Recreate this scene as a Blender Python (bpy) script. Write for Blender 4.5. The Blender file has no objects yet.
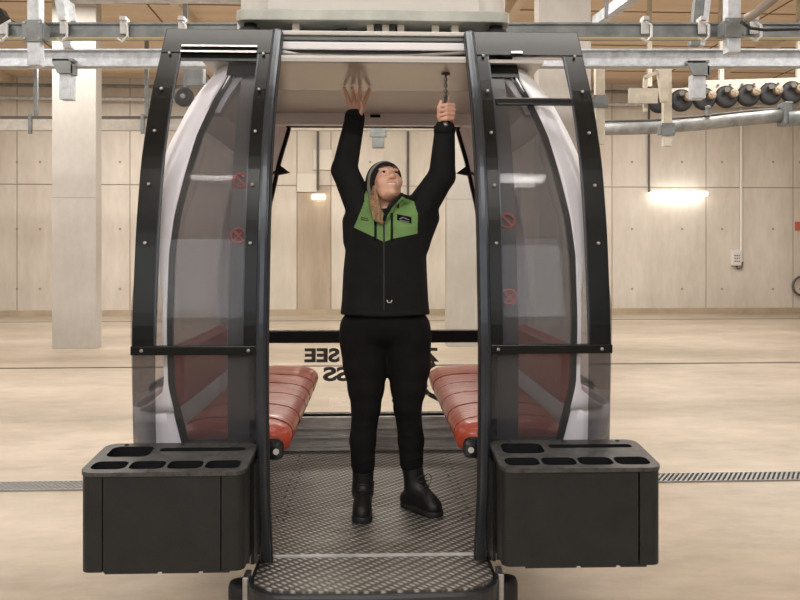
import bpy, bmesh, math, random
import numpy as np
from mathutils import Vector, Matrix
random.seed(4)
SC = bpy.context.scene
COL = SC.collection
PI = math.pi
F, CX, CY, CZ = 781.0, 400.0, 256.0, 1.6      # camera constants used to turn measurements into metres

def P(px, py, Y):
    return Vector(((px-CX)/F*Y, Y, CZ-(py-CY)/F*Y))

# ---------------------------------------------------------------- materials
MATS = {}
def nd(nt, t, x=0, y=0):
    n = nt.nodes.new(t); n.location = (x, y); return n
def mat(name, col, rough=.5, metal=0., noise=0., nscale=6., bump=0., bscale=60., col2=None, stretch=None, spec=.5, coat=0.):
    if name in MATS: return MATS[name]
    m = bpy.data.materials.new(name); m.use_nodes = True
    nt = m.node_tree; b = nt.nodes['Principled BSDF']
    b.inputs['Roughness'].default_value = rough; b.inputs['Metallic'].default_value = metal
    b.inputs['Specular IOR Level'].default_value = spec
    b.inputs['Coat Weight'].default_value = coat
    b.inputs['Base Color'].default_value = (*col, 1)
    tc = nd(nt, 'ShaderNodeTexCoord'); src = tc.outputs['Object']
    if stretch:
        mp = nd(nt, 'ShaderNodeMapping'); mp.inputs['Scale'].default_value = stretch
        nt.links.new(src, mp.inputs['Vector']); src = mp.outputs['Vector']
    if noise > 0 or col2:
        n = nd(nt, 'ShaderNodeTexNoise'); n.inputs['Scale'].default_value = nscale; n.inputs['Detail'].default_value = 8
        n.inputs['Roughness'].default_value = .6
        nt.links.new(src, n.inputs['Vector'])
        r = nd(nt, 'ShaderNodeValToRGB')
        r.color_ramp.elements[0].position = .3; r.color_ramp.elements[1].position = .7
        if col2: c0, c1 = col, col2
        else:
            c0 = tuple(c*(1-noise) for c in col); c1 = tuple(min(1, c*(1+noise)) for c in col)
        r.color_ramp.elements[0].color = (*c0, 1); r.color_ramp.elements[1].color = (*c1, 1)
        nt.links.new(n.outputs['Fac'], r.inputs['Fac']); nt.links.new(r.outputs['Color'], b.inputs['Base Color'])
    if bump > 0:
        n2 = nd(nt, 'ShaderNodeTexNoise'); n2.inputs['Scale'].default_value = bscale; n2.inputs['Detail'].default_value = 4
        nt.links.new(src, n2.inputs['Vector'])
        bp = nd(nt, 'ShaderNodeBump'); bp.inputs['Strength'].default_value = bump; bp.inputs['Distance'].default_value = .01
        nt.links.new(n2.outputs['Fac'], bp.inputs['Height']); nt.links.new(bp.outputs['Normal'], b.inputs['Normal'])
    MATS[name] = m; return m

def glass(name, tint, refl=1.0, haze=0., hazecol=(.5, .5, .52)):
    m = bpy.data.materials.new(name); m.use_nodes = True; nt = m.node_tree
    for n in list(nt.nodes):
        if n.type != 'OUTPUT_MATERIAL': nt.nodes.remove(n)
    out = [n for n in nt.nodes if n.type == 'OUTPUT_MATERIAL'][0]
    t = nd(nt, 'ShaderNodeBsdfTransparent'); t.inputs['Color'].default_value = (*tint, 1)
    g = nd(nt, 'ShaderNodeBsdfGlossy'); g.inputs['Roughness'].default_value = .03
    fr = nd(nt, 'ShaderNodeFresnel'); fr.inputs['IOR'].default_value = 1.45
    mul = nd(nt, 'ShaderNodeMath'); mul.operation = 'MULTIPLY'; mul.inputs[1].default_value = refl
    geo = nd(nt, 'ShaderNodeNewGeometry'); inv = nd(nt, 'ShaderNodeMath'); inv.operation = 'SUBTRACT'; inv.inputs[0].default_value = 1; nt.links.new(geo.outputs['Backfacing'], inv.inputs[1])
    m0 = nd(nt, 'ShaderNodeMath'); m0.operation = 'MULTIPLY'; nt.links.new(fr.outputs['Fac'], m0.inputs[0]); nt.links.new(inv.outputs[0], m0.inputs[1])
    nt.links.new(m0.outputs[0], mul.inputs[0])
    base = t.outputs[0]
    if haze > 0:
        d = nd(nt, 'ShaderNodeBsdfDiffuse'); d.inputs['Color'].default_value = (*hazecol, 1)
        mx0 = nd(nt, 'ShaderNodeMixShader'); mx0.inputs[0].default_value = haze
        nt.links.new(base, mx0.inputs[1]); nt.links.new(d.outputs[0], mx0.inputs[2]); base = mx0.outputs[0]
    mx = nd(nt, 'ShaderNodeMixShader')
    nt.links.new(mul.outputs[0], mx.inputs[0]); nt.links.new(base, mx.inputs[1]); nt.links.new(g.outputs[0], mx.inputs[2])
    nt.links.new(mx.outputs[0], out.inputs['Surface'])
    MATS[name] = m; return m

def emis(name, col, s):
    m = bpy.data.materials.new(name); m.use_nodes = True; b = m.node_tree.nodes['Principled BSDF']
    b.inputs['Base Color'].default_value = (*col, 1); b.inputs['Emission Color'].default_value = (*col, 1)
    b.inputs['Emission Strength'].default_value = s; MATS[name] = m; return m

BLACK = mat('black_coating', (.008, .009, .009), .26, 0, .25, 5, 0, spec=.2)
BLACKG = mat('black_gloss', (.012, .013, .015), .2)
RUBBER = mat('rubber', (.014, .014, .015), .6)
PLAST = mat('black_plastic', (.011, .0115, .012), .45, 0, .3, 9, .25, 220, spec=.35)
PLTOP = mat('worn_black_plastic', (.010, .010, .010), .38, 0, 0, 34, .3, 150, col2=(.07, .068, .064))
POSTM = mat('blue_grey_anodised', (.036, .042, .052), .3, .5, .2, 8)
WHITE = mat('white_lacquer', (.80, .79, .82), .3, 0, .04, 4)
WHITEW = mat('warm_white_paint', (.62, .60, .57), .4, 0, .08, 3)
CEILP = mat('glossy_grey_liner', (.46, .43, .405), .2, 0, .05, 2)
CEILP2 = mat('grey_liner', (.38, .355, .335), .35, 0, .05, 2)
ALU = mat('aluminium', (.42, .42, .42), .35, .8, .25, 14)
ALUD = mat('dull_aluminium', (.62, .60, .57), .45, .0, .3, 12, stretch=(1, 1, 8))
GALV = mat('galvanised_steel', (.54, .57, .61), .45, .55, .25, 11)
GALVD = mat('dark_galvanised_steel', (.22, .24, .245), .45, .5, .3, 5)
GALVW = mat('pale_galvanised_steel', (.6, .6, .6), .5, .3, .2, 9)
CREAM = mat('cream_painted_steel', (.60, .55, .46), .5, .1, .15, 9)
ORANGE = mat('orange_vinyl', (.36, .055, .028), .3, 0, .2, 5, 1.0, 7, stretch=(1.2, 6, 1), coat=.2)
ORSTR = mat('seat_stitch', (.25, .035, .02), .6)
SKIN = mat('skin', (.78, .46, .34), .45, 0, .06, 30)
JBLACK = mat('black_softshell', (.010, .011, .012), .85, 0, .25, 8, .5, 18, spec=.25)
JGREEN = mat('green_softshell', (.19, .34, .12), .8, 0, .12, 10, .3, 22, spec=.25)
TROUS = mat('black_trousers', (.0065, .0065, .007), .85, 0, .3, 9, .5, 16, spec=.2)
BOOT = mat('black_boot_leather', (.009, .009, .009), .5, 0, .3, 30, .3, 60)
HAIR = mat('blond_hair', (.14, .07, .035), .5, 0, 0, 150, .8, 160, col2=(.58, .38, .22), stretch=(1, 1, .1))
GREYK = mat('grey_knit', (.34, .33, .28), .9, 0, .15, 60, .5, 300)
BLACKK = mat('black_knit', (.010, .010, .011), .9, 0, .2, 60, .5, 300)
TEETH = mat('teeth', (.85, .8, .72), .3)
LIP = mat('lips', (.45, .11, .10), .4)
EYEW = mat('eye_white', (.6, .57, .54), .2)
IRIS = mat('iris', (.03, .022, .018), .2)
BROW = mat('eyebrow', (.2, .11, .06), .8)
RED = mat('red_sticker', (.32, .05, .04), .5)
PRINT = mat('dark_grey_print', (.075, .068, .062), .6)
STEEL = mat('steel_tool', (.30, .29, .28), .3, .85)
YEL = mat('yellow_edge', (.5, .43, .24), .5)
PVC = mat('white_plastic', (.72, .7, .66), .4)
DARKM = mat('dark_pipe', (.10, .09, .08), .5)
LEAFG = glass('clear_leaf_glass', (.93, .93, .94), .4, .025)
SMOKE = glass('smoked_glass', (.62, .62, .63), .45, .025)
SMOKE2 = glass('light_smoked_glass', (.78, .78, .79), .6, .02)
STILEG = glass('smoked_stile_glass', (.5, .5, .52), 1.2, .06, (.22, .22, .24))
REARG = glass('rear_glass', (.97, .97, .96), .4, .015)
TUBE = emis('lit_tube', (1, .93, .8), 9)

# tread plate: two crossing rows of raised lozenges
def tread():
    m = bpy.data.materials.new('tread_plate'); m.use_nodes = True; nt = m.node_tree; b = nt.nodes['Principled BSDF']
    tc = nd(nt, 'ShaderNodeTexCoord'); sep = nd(nt, 'ShaderNodeSeparateXYZ'); nt.links.new(tc.outputs['Object'], sep.inputs[0])
    def M(op, a, bb=None, c=None):
        n = nd(nt, 'ShaderNodeMath'); n.operation = op
        for i, v in enumerate((a, bb, c)):
            if v is None: continue
            if isinstance(v, (int, float)): n.inputs[i].default_value = v
            else: nt.links.new(v, n.inputs[i])
        return n.outputs[0]
    x, y = sep.outputs['X'], sep.outputs['Y']
    k = 2*PI/.046
    u = M('MULTIPLY', M('ADD', x, y), k*.72); v = M('MULTIPLY', M('SUBTRACT', x, y), k*.40)
    su = M('SINE', u); sv = M('SINE', v)
    prod = M('MULTIPLY', su, sv)
    h = M('SMOOTH_MAX', M('SUBTRACT', M('ABSOLUTE', prod), .25), 0., .1)
    bp = nd(nt, 'ShaderNodeBump'); bp.inputs['Strength'].default_value = .9; bp.inputs['Distance'].default_value = .006
    nt.links.new(h, bp.inputs['Height']); nt.links.new(bp.outputs['Normal'], b.inputs['Normal'])
    n = nd(nt, 'ShaderNodeTexNoise'); n.inputs['Scale'].default_value = 3.5; n.inputs['Detail'].default_value = 8
    nt.links.new(tc.outputs['Object'], n.inputs['Vector'])
    r = nd(nt, 'ShaderNodeValToRGB')
    r.color_ramp.elements[0].position = .35; r.color_ramp.elements[1].position = .7
    r.color_ramp.elements[0].color = (.062, .054, .046, 1); r.color_ramp.elements[1].color = (.15, .135, .115, 1)
    nt.links.new(n.outputs['Fac'], r.inputs['Fac'])
    mx = nd(nt, 'ShaderNodeMix'); mx.data_type = 'RGBA'
    nt.links.new(M('MULTIPLY', h, 1.1), mx.inputs[0]); nt.links.new(r.outputs['Color'], mx.inputs[6]); mx.inputs[7].default_value = (.62, .6, .56, 1)
    nt.links.new(mx.outputs[2], b.inputs['Base Color'])
    b.inputs['Metallic'].default_value = .4; b.inputs['Roughness'].default_value = .42
    MATS['tread_plate'] = m; return m
TREAD = tread()

def concrete(name, c0, c1, rough, sc=(1, 1, 1), bump=.1, spotted=True, ns=.5):
    m = bpy.data.materials.new(name); m.use_nodes = True; nt = m.node_tree; b = nt.nodes['Principled BSDF']
    tc = nd(nt, 'ShaderNodeTexCoord'); mp = nd(nt, 'ShaderNodeMapping'); mp.inputs['Scale'].default_value = sc
    nt.links.new(tc.outputs['Object'], mp.inputs['Vector'])
    n1 = nd(nt, 'ShaderNodeTexNoise'); n1.inputs['Scale'].default_value = ns; n1.inputs['Detail'].default_value = 9; n1.inputs['Roughness'].default_value = .62
    n2 = nd(nt, 'ShaderNodeTexNoise'); n2.inputs['Scale'].default_value = ns*9; n2.inputs['Detail'].default_value = 8; n2.inputs['Roughness'].default_value = .7
    for n in (n1, n2): nt.links.new(mp.outputs['Vector'], n.inputs['Vector'])
    ad = nd(nt, 'ShaderNodeMath'); ad.operation = 'MULTIPLY_ADD'; ad.inputs[1].default_value = .35
    nt.links.new(n2.outputs['Fac'], ad.inputs[0])
    mu = nd(nt, 'ShaderNodeMath'); mu.operation = 'MULTIPLY'; mu.inputs[1].default_value = .65
    nt.links.new(n1.outputs['Fac'], mu.inputs[0]); nt.links.new(mu.outputs[0], ad.inputs[2])
    r = nd(nt, 'ShaderNodeValToRGB'); r.color_ramp.elements[0].position = .36; r.color_ramp.elements[1].position = .64
    r.color_ramp.elements[0].color = (*c0, 1); r.color_ramp.elements[1].color = (*c1, 1)
    nt.links.new(ad.outputs[0], r.inputs['Fac'])
    colout = r.outputs['Color']
    if spotted:
        n3 = nd(nt, 'ShaderNodeTexNoise'); n3.inputs['Scale'].default_value = ns*5; n3.inputs['Detail'].default_value = 5
        nt.links.new(mp.outputs['Vector'], n3.inputs['Vector'])
        r3 = nd(nt, 'ShaderNodeValToRGB'); r3.color_ramp.elements[0].position = .60; r3.color_ramp.elements[1].position = .74
        r3.color_ramp.elements[0].color = (0, 0, 0, 1); r3.color_ramp.elements[1].color = (.45, .45, .45, 1)
        nt.links.new(n3.outputs['Fac'], r3.inputs['Fac'])
        mx = nd(nt, 'ShaderNodeMix'); mx.data_type = 'RGBA'
        nt.links.new(r3.outputs['Color'], mx.inputs[0]); nt.links.new(colout, mx.inputs[6]); mx.inputs[7].default_value = (.2, .16, .12, 1)
        colout = mx.outputs[2]
    nt.links.new(colout, b.inputs['Base Color'])
    bp = nd(nt, 'ShaderNodeBump'); bp.inputs['Strength'].default_value = bump; bp.inputs['Distance'].default_value = .01
    nt.links.new(n2.outputs['Fac'], bp.inputs['Height']); nt.links.new(bp.outputs['Normal'], b.inputs['Normal'])
    b.inputs['Roughness'].default_value = rough
    MATS[name] = m; return m
FLOORM = concrete('screed_floor', (.29, .24, .18), (.52, .44, .35), .40, (.7, 1.3, 1), .06, ns=.45)
WALLM = concrete('formwork_concrete', (.55, .49, .415), (.72, .665, .60), .8, (.8, .8, .22), .1, False, .9)
PILM = concrete('pillar_concrete', (.43, .40, .365), (.53, .50, .465), .8, (1, 1, .6), .1, False, 1.2)
JOINT = mat('dark_joint', (.34, .28, .22), .9)
WALLD = concrete('stained_concrete', (.36, .28, .20), (.50, .42, .34), .8, (1.5, .8, .2), .1, False, .9)
JOINTF = mat('floor_joint', (.10, .09, .08), .8)
WOOD = concrete('plywood_ceiling', (.62, .46, .32), (.76, .62, .47), .7, (.25, 2.2, 1), .05, False, 1.4)

# ---------------------------------------------------------------- mesh helpers
def finish(name, me, m, parent=None, loc=None, smooth=False, bevel=0, kind=None):
    o = bpy.data.objects.new(name, me)
    for mm in (m if isinstance(m, (list, tuple)) else [m]): me.materials.append(mm)
    COL.objects.link(o)
    if parent: o.parent = parent
    if loc is not None: o.location = loc
    if smooth:
        for p in me.polygons: p.use_smooth = True
    if bevel:
        b = o.modifiers.new('bevel', 'BEVEL'); b.width = bevel; b.segments = 2; b.limit_method = 'ANGLE'; b.angle_limit = .6
    if kind: o['kind'] = kind
    return o
class MB:
    def __init__(s, off=(0, 0, 0)): s.v = []; s.f = []; s.mi = []; s.off = Vector(off); s.cur = 0
    def add(s, vs, fs):
        n = len(s.v); s.v += [Vector(v)-s.off for v in vs]; s.f += [tuple(i+n for i in f) for f in fs]; s.mi += [s.cur]*len(fs); return s
    def box(s, a, b, rot=None, piv=None):
        x0, y0, z0 = a; x1, y1, z1 = b
        vs = [Vector(v) for v in ((x0, y0, z0), (x1, y0, z0), (x1, y1, z0), (x0, y1, z0), (x0, y0, z1), (x1, y0, z1), (x1, y1, z1), (x0, y1, z1))]
        if rot:
            c = Vector(piv) if piv else sum(vs, Vector())/8
            vs = [rot @ (v-c)+c for v in vs]
        return s.add(vs, [(0, 3, 2, 1), (4, 5, 6, 7), (0, 1, 5, 4), (1, 2, 6, 5), (2, 3, 7, 6), (3, 0, 4, 7)])
    def tube(s, pts, r, n=12, cap=True):
        pts = [Vector(p) for p in pts]; rs = r if isinstance(r, (list, tuple)) else [r]*len(pts)
        up = None; vs = []
        for i, p in enumerate(pts):
            d = (pts[min(i+1, len(pts)-1)]-pts[max(i-1, 0)]).normalized()
            if up is None: up = Vector((0, 0, 1)) if abs(d.z) < .9 else Vector((1, 0, 0))
            a = d.cross(up).normalized(); b = a.cross(d).normalized(); up = b
            for k in range(n):
                t = 2*PI*k/n; vs.append(p+(a*math.cos(t)+b*math.sin(t))*rs[i])
        fs = []
        for i in range(len(pts)-1):
            for k in range(n):
                fs.append((i*n+k, i*n+(k+1) % n, (i+1)*n+(k+1) % n, (i+1)*n+k))
        if cap: fs.append(tuple(range(n))[::-1]); fs.append(tuple((len(pts)-1)*n+k for k in range(n)))
        return s.add(vs, fs)
    def bar(s, p, q, w, h):            # rectangular bar between two points (w sideways, h in the other direction)
        p = Vector(p); q = Vector(q); d = (q-p).normalized()
        up = Vector((0, 0, 1)) if abs(d.z) < .9 else Vector((0, 1, 0))
        a = d.cross(up).normalized()*w/2; b = a.normalized().cross(d).normalized()*h/2
        vs = [p-a-b, p+a-b, p+a+b, p-a+b, q-a-b, q+a-b, q+a+b, q-a+b]
        return s.add(vs, [(0, 3, 2, 1), (4, 5, 6, 7), (0, 1, 5, 4), (1, 2, 6, 5), (2, 3, 7, 6), (3, 0, 4, 7)])
    def prism(s, pts, y0, y1):         # polygon in x,z pushed along y
        n = len(pts)
        vs = [(x, y0, z) for x, z in pts]+[(x, y1, z) for x, z in pts]
        fs = [tuple(range(n)), tuple(range(2*n-1, n-1, -1))]+[(i, (i+1) % n+0, (i+1) % n+n, i+n)[::-1] for i in range(n)]
        return s.add(vs, fs)
    def lathe(s, c, prof, n=20, axis='z'):   # prof: (r, h)
        vs = []
        for r, h in prof:
            for k in range(n):
                t = 2*PI*k/n; a, b = r*math.cos(t), r*math.sin(t)
                v = {'z': (a, b, h), 'y': (a, h, b), 'x': (h, a, b)}[axis]
                vs.append(Vector(c)+Vector(v))
        fs = []
        for i in range(len(prof)-1):
            for k in range(n): fs.append((i*n+k, i*n+(k+1) % n, (i+1)*n+(k+1) % n, (i+1)*n+k))
        fs.append(tuple(range(n))[::-1]); fs.append(tuple((len(prof)-1)*n+k for k in range(n)))
        return s.add(vs, fs)
    def build(s, name, m, parent=None, **kw):
        me = bpy.data.meshes.new(name); me.from_pydata([tuple(v) for v in s.v], [], s.f)
        bm = bmesh.new(); bm.from_mesh(me)
        for f, k in zip(bm.faces, s.mi): f.material_index = k
        bmesh.ops.recalc_face_normals(bm, faces=bm.faces)
        bm.to_mesh(me); bm.free()
        if kw.pop('flat_smooth', False): kw['smooth'] = True
        return finish(name, me, m, parent, **kw)
def empty(name, loc, label=None, cat=None, group=None, rz=0):
    o = bpy.data.objects.new(name, None); COL.objects.link(o); o.location = loc; o.rotation_euler = (0, 0, rz); o.empty_display_size = .1
    tag(o, label, cat, group); return o
def tag(o, label=None, cat=None, group=None, kind=None):
    if label: o['label'] = label
    if cat: o['category'] = cat
    if group: o['group'] = group
    if kind: o['kind'] = kind
    return o

# ================================================================ HALL
HR = math.radians(3)
WY = 21.2       # back wall distance in hall axes
CEIL = 6.35
def hall(o): o.rotation_euler = (0, 0, HR); return o
def hp(px, py, v):   # pixel -> hall coordinates on the plane v = const
    k = (px-CX)/F; # X = kY ; v = -X s + Y c
    Y = v/(math.cos(HR)-k*math.sin(HR)); X = k*Y
    u = X*math.cos(HR)+Y*math.sin(HR)
    return Vector((u, v, CZ-(py-CY)/F*Y))
b = MB(); b.box((-14, -9, -.2), (16, WY, 0)); hall(b.build('floor', FLOORM, kind='structure'))
b = MB(); b.box((-14, -9, CEIL), (16, WY, CEIL+.2)); hall(b.build('ceiling', WOOD, kind='structure'))
b = MB(); b.box((-14.3, -9, -.2), (-14, WY+.3, CEIL+.2)); hall(b.build('wall_left', WALLM, kind='structure'))
b = MB(); b.box((16, -9, -.2), (16.3, WY+.3, CEIL+.2)); hall(b.build('wall_right', WALLM, kind='structure'))
b = MB(); b.box((-14, -9.3, -.2), (16, -9, CEIL+.2)); hall(b.build('wall_front', mat('dark_gate', (.12, .115, .11), .7, 0, .2, 1), kind='structure'))
# back wall: formwork panels with joints and tie holes
b = MB()
b.cur = 1; b.box((-14, WY+.02, 0), (16, WY+.3, CEIL)); b.cur = 0
vj = [-14]+sorted(hp(x, 200, WY).x for x in (-60, 17, 130, 232, 297, 331, 408, 520, 612, 706, 793, 900))+[16]
hj = [0, hp(400, 186, WY).z, CEIL]
for i in range(len(vj)-1):
    for j in range(2):
        g = .012
        b.cur = 2 if (i == 5 and j == 0) else 0
        b.box((vj[i]+g, WY, hj[j]+(g if j else 0)), (vj[i+1]-g, WY+.05, hj[j+1]-g))
b.cur = 1
for xx in (17, 40, 120, 260, 330, 370, 632, 682, 722, 773, 800):
    for yy in (162, 229, 289):
        c = hp(xx, yy, WY); b.lathe((c.x, WY-.004, c.z), [(.035, 0), (.035, .02)], 10, 'y')
b.cur = 0
hall(b.build('wall_back', [WALLM, JOINT, WALLD], kind='structure'))
b = MB(); b.box((-14, WY-1.9, .0), (16, WY-1.82, .006)); hall(b.build('trim_1', JOINTF, kind='structure'))
b = MB(); b.box((-14, 11.35, .0), (16, 11.43, .006)); hall(b.build('trim_2', JOINTF, kind='structure'))
b = MB(); b.box((-14, WY-.05, 0), (16, WY, .16)); hall(b.build('baseboard_back', mat('stained_base', (.43, .35, .25), .8, 0, .15, 2), kind='structure'))
# ceiling panel seams and joists
b = MB()
for v in (12.5, 14.9, 17.3, 19.7): b.box((-14, v, CEIL-.012), (16, v+.03, CEIL))
for u in range(-13, 16, 3): b.box((u, 8, CEIL-.012), (u+.03, WY, CEIL))
hall(b.build('trim_3', mat('ceiling_seam', (.2, .13, .08), .8), kind='structure'))
b = MB()
for u in (-9.3, -3.4, 2.8, 9.0): b.box((u, -9, CEIL-.22), (u+.16, WY, CEIL))
hall(b.build('trim_4', mat('pale_timber', (.66, .55, .42), .7, 0, .1, 3), kind='structure'))

def pillar(p0, p1, v, base, label):
    a = hp(p0, base, v); c = hp(p1, base, v); w = c.x-a.x
    b = MB((a.x+w/2, v, 0)); b.box((a.x, v, 0), (c.x, v+w*.4, CEIL-.001))
    b.cur = 1
    for z in (2.6, 5.1): b.box((a.x-.002, v-.002, z), (c.x+.002, v+.01, z+.015))
    o = b.build('concrete_pillar', [PILM, JOINT], bevel=.02)
    q = Matrix.Rotation(HR, 3, 'Z') @ Vector((a.x+w/2, v, 0)); o.location = q; o.rotation_euler = (0, 0, HR)
    tag(o, label, 'pillar', 'square concrete pillars of the hall')
pillar(52, 96, 13.75, 348, 'grey concrete pillar standing free to the left of the cabin')
pillar(447, 492, 13.75, 347, 'concrete pillar seen through the rear window beside the woman')
pillar(539, 591, 10.2, 380, 'wide concrete pillar rising behind the right door leaf')

# drain grate
p0 = Vector((-3.4, 5.37, 0)); p1 = Vector((3.6, 5.69, 0)); d = (p1-p0); L = d.length
b = MB(); b.box((0, -.10, .0), (L, .10, .004)); b.cur = 1
b.box((0, -.102, 0), (L, -.092, .012)); b.box((0, .092, 0), (L, .102, .012))
x = .02
while x < L-.14:
    b.bar((x, -.092, .008), (x+.12, .092, .008), .014, .006); x += .036
o = b.build('drain_grate', [mat('drain_dark', (.02, .02, .02), .8), mat('grate_steel', (.30, .30, .29), .4, .5)]); o.location = p0; o.rotation_euler = (0, 0, math.atan2(d.y, d.x))
tag(o, 'long steel drain grate set in the concrete floor', 'drain')

# wall furniture
def wall_o(b, name, m, label, cat, **kw):
    o = hall(b.build(name, m, **kw)); tag(o, label, cat); return o
def lamp(pxa, pxb, py, label, v, drop=None):
    a = hp(pxa, py, v); c = hp(pxb, py, v)
    cen = Matrix.Rotation(HR, 3, 'Z') @ ((a+c)/2)
    r = empty('strip_lamp', cen, label, 'lamp', rz=HR); h = (c.x-a.x)/2
    b = MB(); b.box((-h, -.02, .05), (h, .06, .10)); b.build('housing', PVC, r, bevel=.008)
    b = MB(); b.tube([(-h, 0, .0), (h, 0, .0)], .055, 12); b.build('tube', TUBE, r, smooth=True)
    if drop:
        for x in drop: b = MB(); b.tube([(x, .04, .1), (x, .04, CEIL-cen.z)], .012, 6); b.build('suspension_rod', DARKM, r)
    return cen, h
W1 = lamp(651, 707, 194, 'lit strip lamp on the back wall right of the cabin', WY-.12)
W2 = lamp(597, 638, 43.5, 'lit strip lamp hanging high under the ceiling behind the rails', 17.5, (-.3, .3))
W3 = lamp(312, 325, 197, 'short lamp at the foot of the dark conduit behind the cabin', WY-.12)
b = MB(); a = hp(649, 192, WY-.08); b.tube([a, (a.x, a.y, CEIL)], .03, 8); wall_o(b, 'conduit', DARKM, 'dark conduit dropping to the lit strip lamp on the back wall', 'pipe')
b = MB(); a = hp(739, 262, WY-.08); a.x += .06; b.tube([a, (a.x, a.y, hp(736, 190, WY).z), (a.x, a.y, CEIL)], .035, 8); wall_o(b, 'conduit', PVC, 'white conduit running down to the grey switch box', 'pipe')
a = hp(735, 258, WY); r = empty('switch_box', Matrix.Rotation(HR, 3, 'Z') @ Vector((a.x, WY-.06, a.z)), 'pale grey switch box on the back wall at the end of a white conduit', 'switch box', rz=HR)
b = MB(); b.box((-.13, -.06, -.21), (.13, .06, .21)); b.build('housing', PVC, r, bevel=.02)
for i in range(3):
    for j in range(3): b = MB(); b.lathe((-.06+i*.06, -.075, -.09+j*.08), [(.018, 0), (.018, .02)], 10, 'y'); b.build('button', DARKM, r)
b = MB(); b.tube([(-.0, 0, -.2), (.05, 0, -.3), (.16, 0, -.27), (.19, 0, -.1)], .02, 8); b.build('cable', DARKM, r, smooth=True)
for xa, lab in ((318, 'dark conduit on the back wall seen left of the woman'), (408, 'dark conduit on the back wall seen right of her head')):
    b = MB(); a = hp(xa, 190 if xa == 318 else 300, WY-.08); b.tube([a, (a.x, a.y, CEIL)], .035, 8); wall_o(b, 'conduit', DARKM, lab, 'pipe')
for (xa, ya, xb, yb, lab) in ((313, 150, 332, 170, 'upper pale square panel on the back wall beside the conduit'), (297, 174, 317, 192, 'lower pale square panel on the back wall beside the conduit')):
    a = hp(xa, yb, WY); c = hp(xb, ya, WY); b = MB(); b.box((a.x, WY-.05, a.z), (c.x, WY, c.z)); wall_o(b, 'wall_panel', mat('pale_panel', (.72, .67, .6), .6), lab, 'panel', bevel=.01)
a = hp(798, 226, WY); b = MB(); b.box((a.x-.09, WY-.03, a.z-.12), (a.x+.3, WY, a.z+.12)); wall_o(b, 'wall_sign', mat('sign_red', (.5, .12, .08), .6), 'small red sign at the right edge of the back wall', 'sign')
a = hp(802, 286, WY-.1); b = MB(); b.tube([a+Vector((.26*math.cos(t/16*2*PI), 0, .26*math.sin(t/16*2*PI))) for t in range(17)], .035, 8); wall_o(b, 'hose_reel', DARKM, 'dark coiled hose on the back wall at the right edge', 'hose', smooth=True)
# wall pipes
for (y, rr, lab, m) in ((87, .045, 'upper thin pipe running along the back wall below the ceiling', GALVD), (99.5, .05, 'lower thin pipe running along the back wall', GALV)):
    a = hp(200, y, WY-.35); b = MB(); b.tube([(-13.9, a.y, a.z), (15.9, a.y, a.z)], rr, 10)
    for u in range(-13, 16, 3): b.box((u, a.y, a.z-.03), (u+.05, WY, a.z+.03))
    wall_o(b, 'wall_pipe', m, lab, 'pipe', smooth=False)

# ---------------------------------------------------------------- overhead rails
def obj(b, name, m, label, cat, group=None, **kw):
    o = b.build(name, m, **kw); tag(o, label, cat, group); return o
def prof_beam(z0, z1, y, x0, x1, fl=.09, t=.018):
    b = MB(); b.box((x0, y, z0), (x1, y+t, z1)); b.box((x0, y-fl/2, z1-t), (x1, y+fl/2+t, z1)); b.box((x0, y-fl/2, z0), (x1, y+fl/2+t, z0+t)); return b
r1 = empty('conveyor_rail', (0, 8, 3.83), 'dark galvanised channel rail across the hall, the nearer and upper one', 'rail')
b = MB((0, 8, 3.83)); b.box((-12, 8, 3.83), (12, 8.03, 3.985)); b.box((-12, 7.97, 3.965), (12, 8.1, 3.985)); b.box((-12, 7.97, 3.83), (12, 8.1, 3.85)); b.build('beam', GALVD, r1)
b = MB((0, 8, 3.83)); b.box((-12, 7.96, 3.817), (12, 8.02, 3.83)); b.build('edge_strip', YEL, r1)
for px in (4, 64, 124, 182, 241, 645, 702, 754):
    x = (px-CX)/F*7.95
    b = MB((0, 8, 3.83)); b.box((x-.035, 7.93, 3.86), (x+.035, 7.97, 4.0)); b.tube([(x, 7.93, 3.98), (x+.05, 7.9, 3.93), (x+.05, 7.9, 3.82), (x, 7.9, 3.77), (x-.05, 7.9, 3.80)], .014, 8)
    b.box((x-.03, 7.9, 3.99), (x+.03, 8.03, 4.03)); b.build('clamp', GALVW, r1)
b = prof_beam(3.92, 4.13, 9.6, -12, 12, .14); obj(b, 'support_beam', GALV, 'pale galvanised beam across the hall just below the channel rail', 'beam')
b = MB(); b.box((-2.72, 6.4, 3.70), (-1.2, 6.5, 3.86)); obj(b, 'support_beam', GALV, 'short galvanised beam at the top edge left of the hanger box', 'beam')
r3 = empty('far_rail', (0, 16, 4.18), 'long pale rail with a dark top edge far behind the cabin', 'rail')
b = MB((0, 16, 4.18)); b.box((-9.5, 16, 4.18), (3.9, 16.15, 4.42)); b.build('beam', mat('pale_rail', (.55, .52, .47), .5, .2, .15, 8), r3)
b = MB((0, 16, 4.18)); b.box((-9.5, 15.96, 4.42), (3.9, 16.2, 4.46)); b.build('top_strip', DARKM, r3)
for x in (-7.6, -5.3, -2.9, -.5, 2.0):
    b = MB((0, 16, 4.18)); b.box((x, 15.95, 4.1), (x+.07, 16, 4.5)); b.box((x, 16.2, 4.4), (x+.07, 16.27, CEIL)); b.build('bracket', GALVD, r3)
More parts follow.
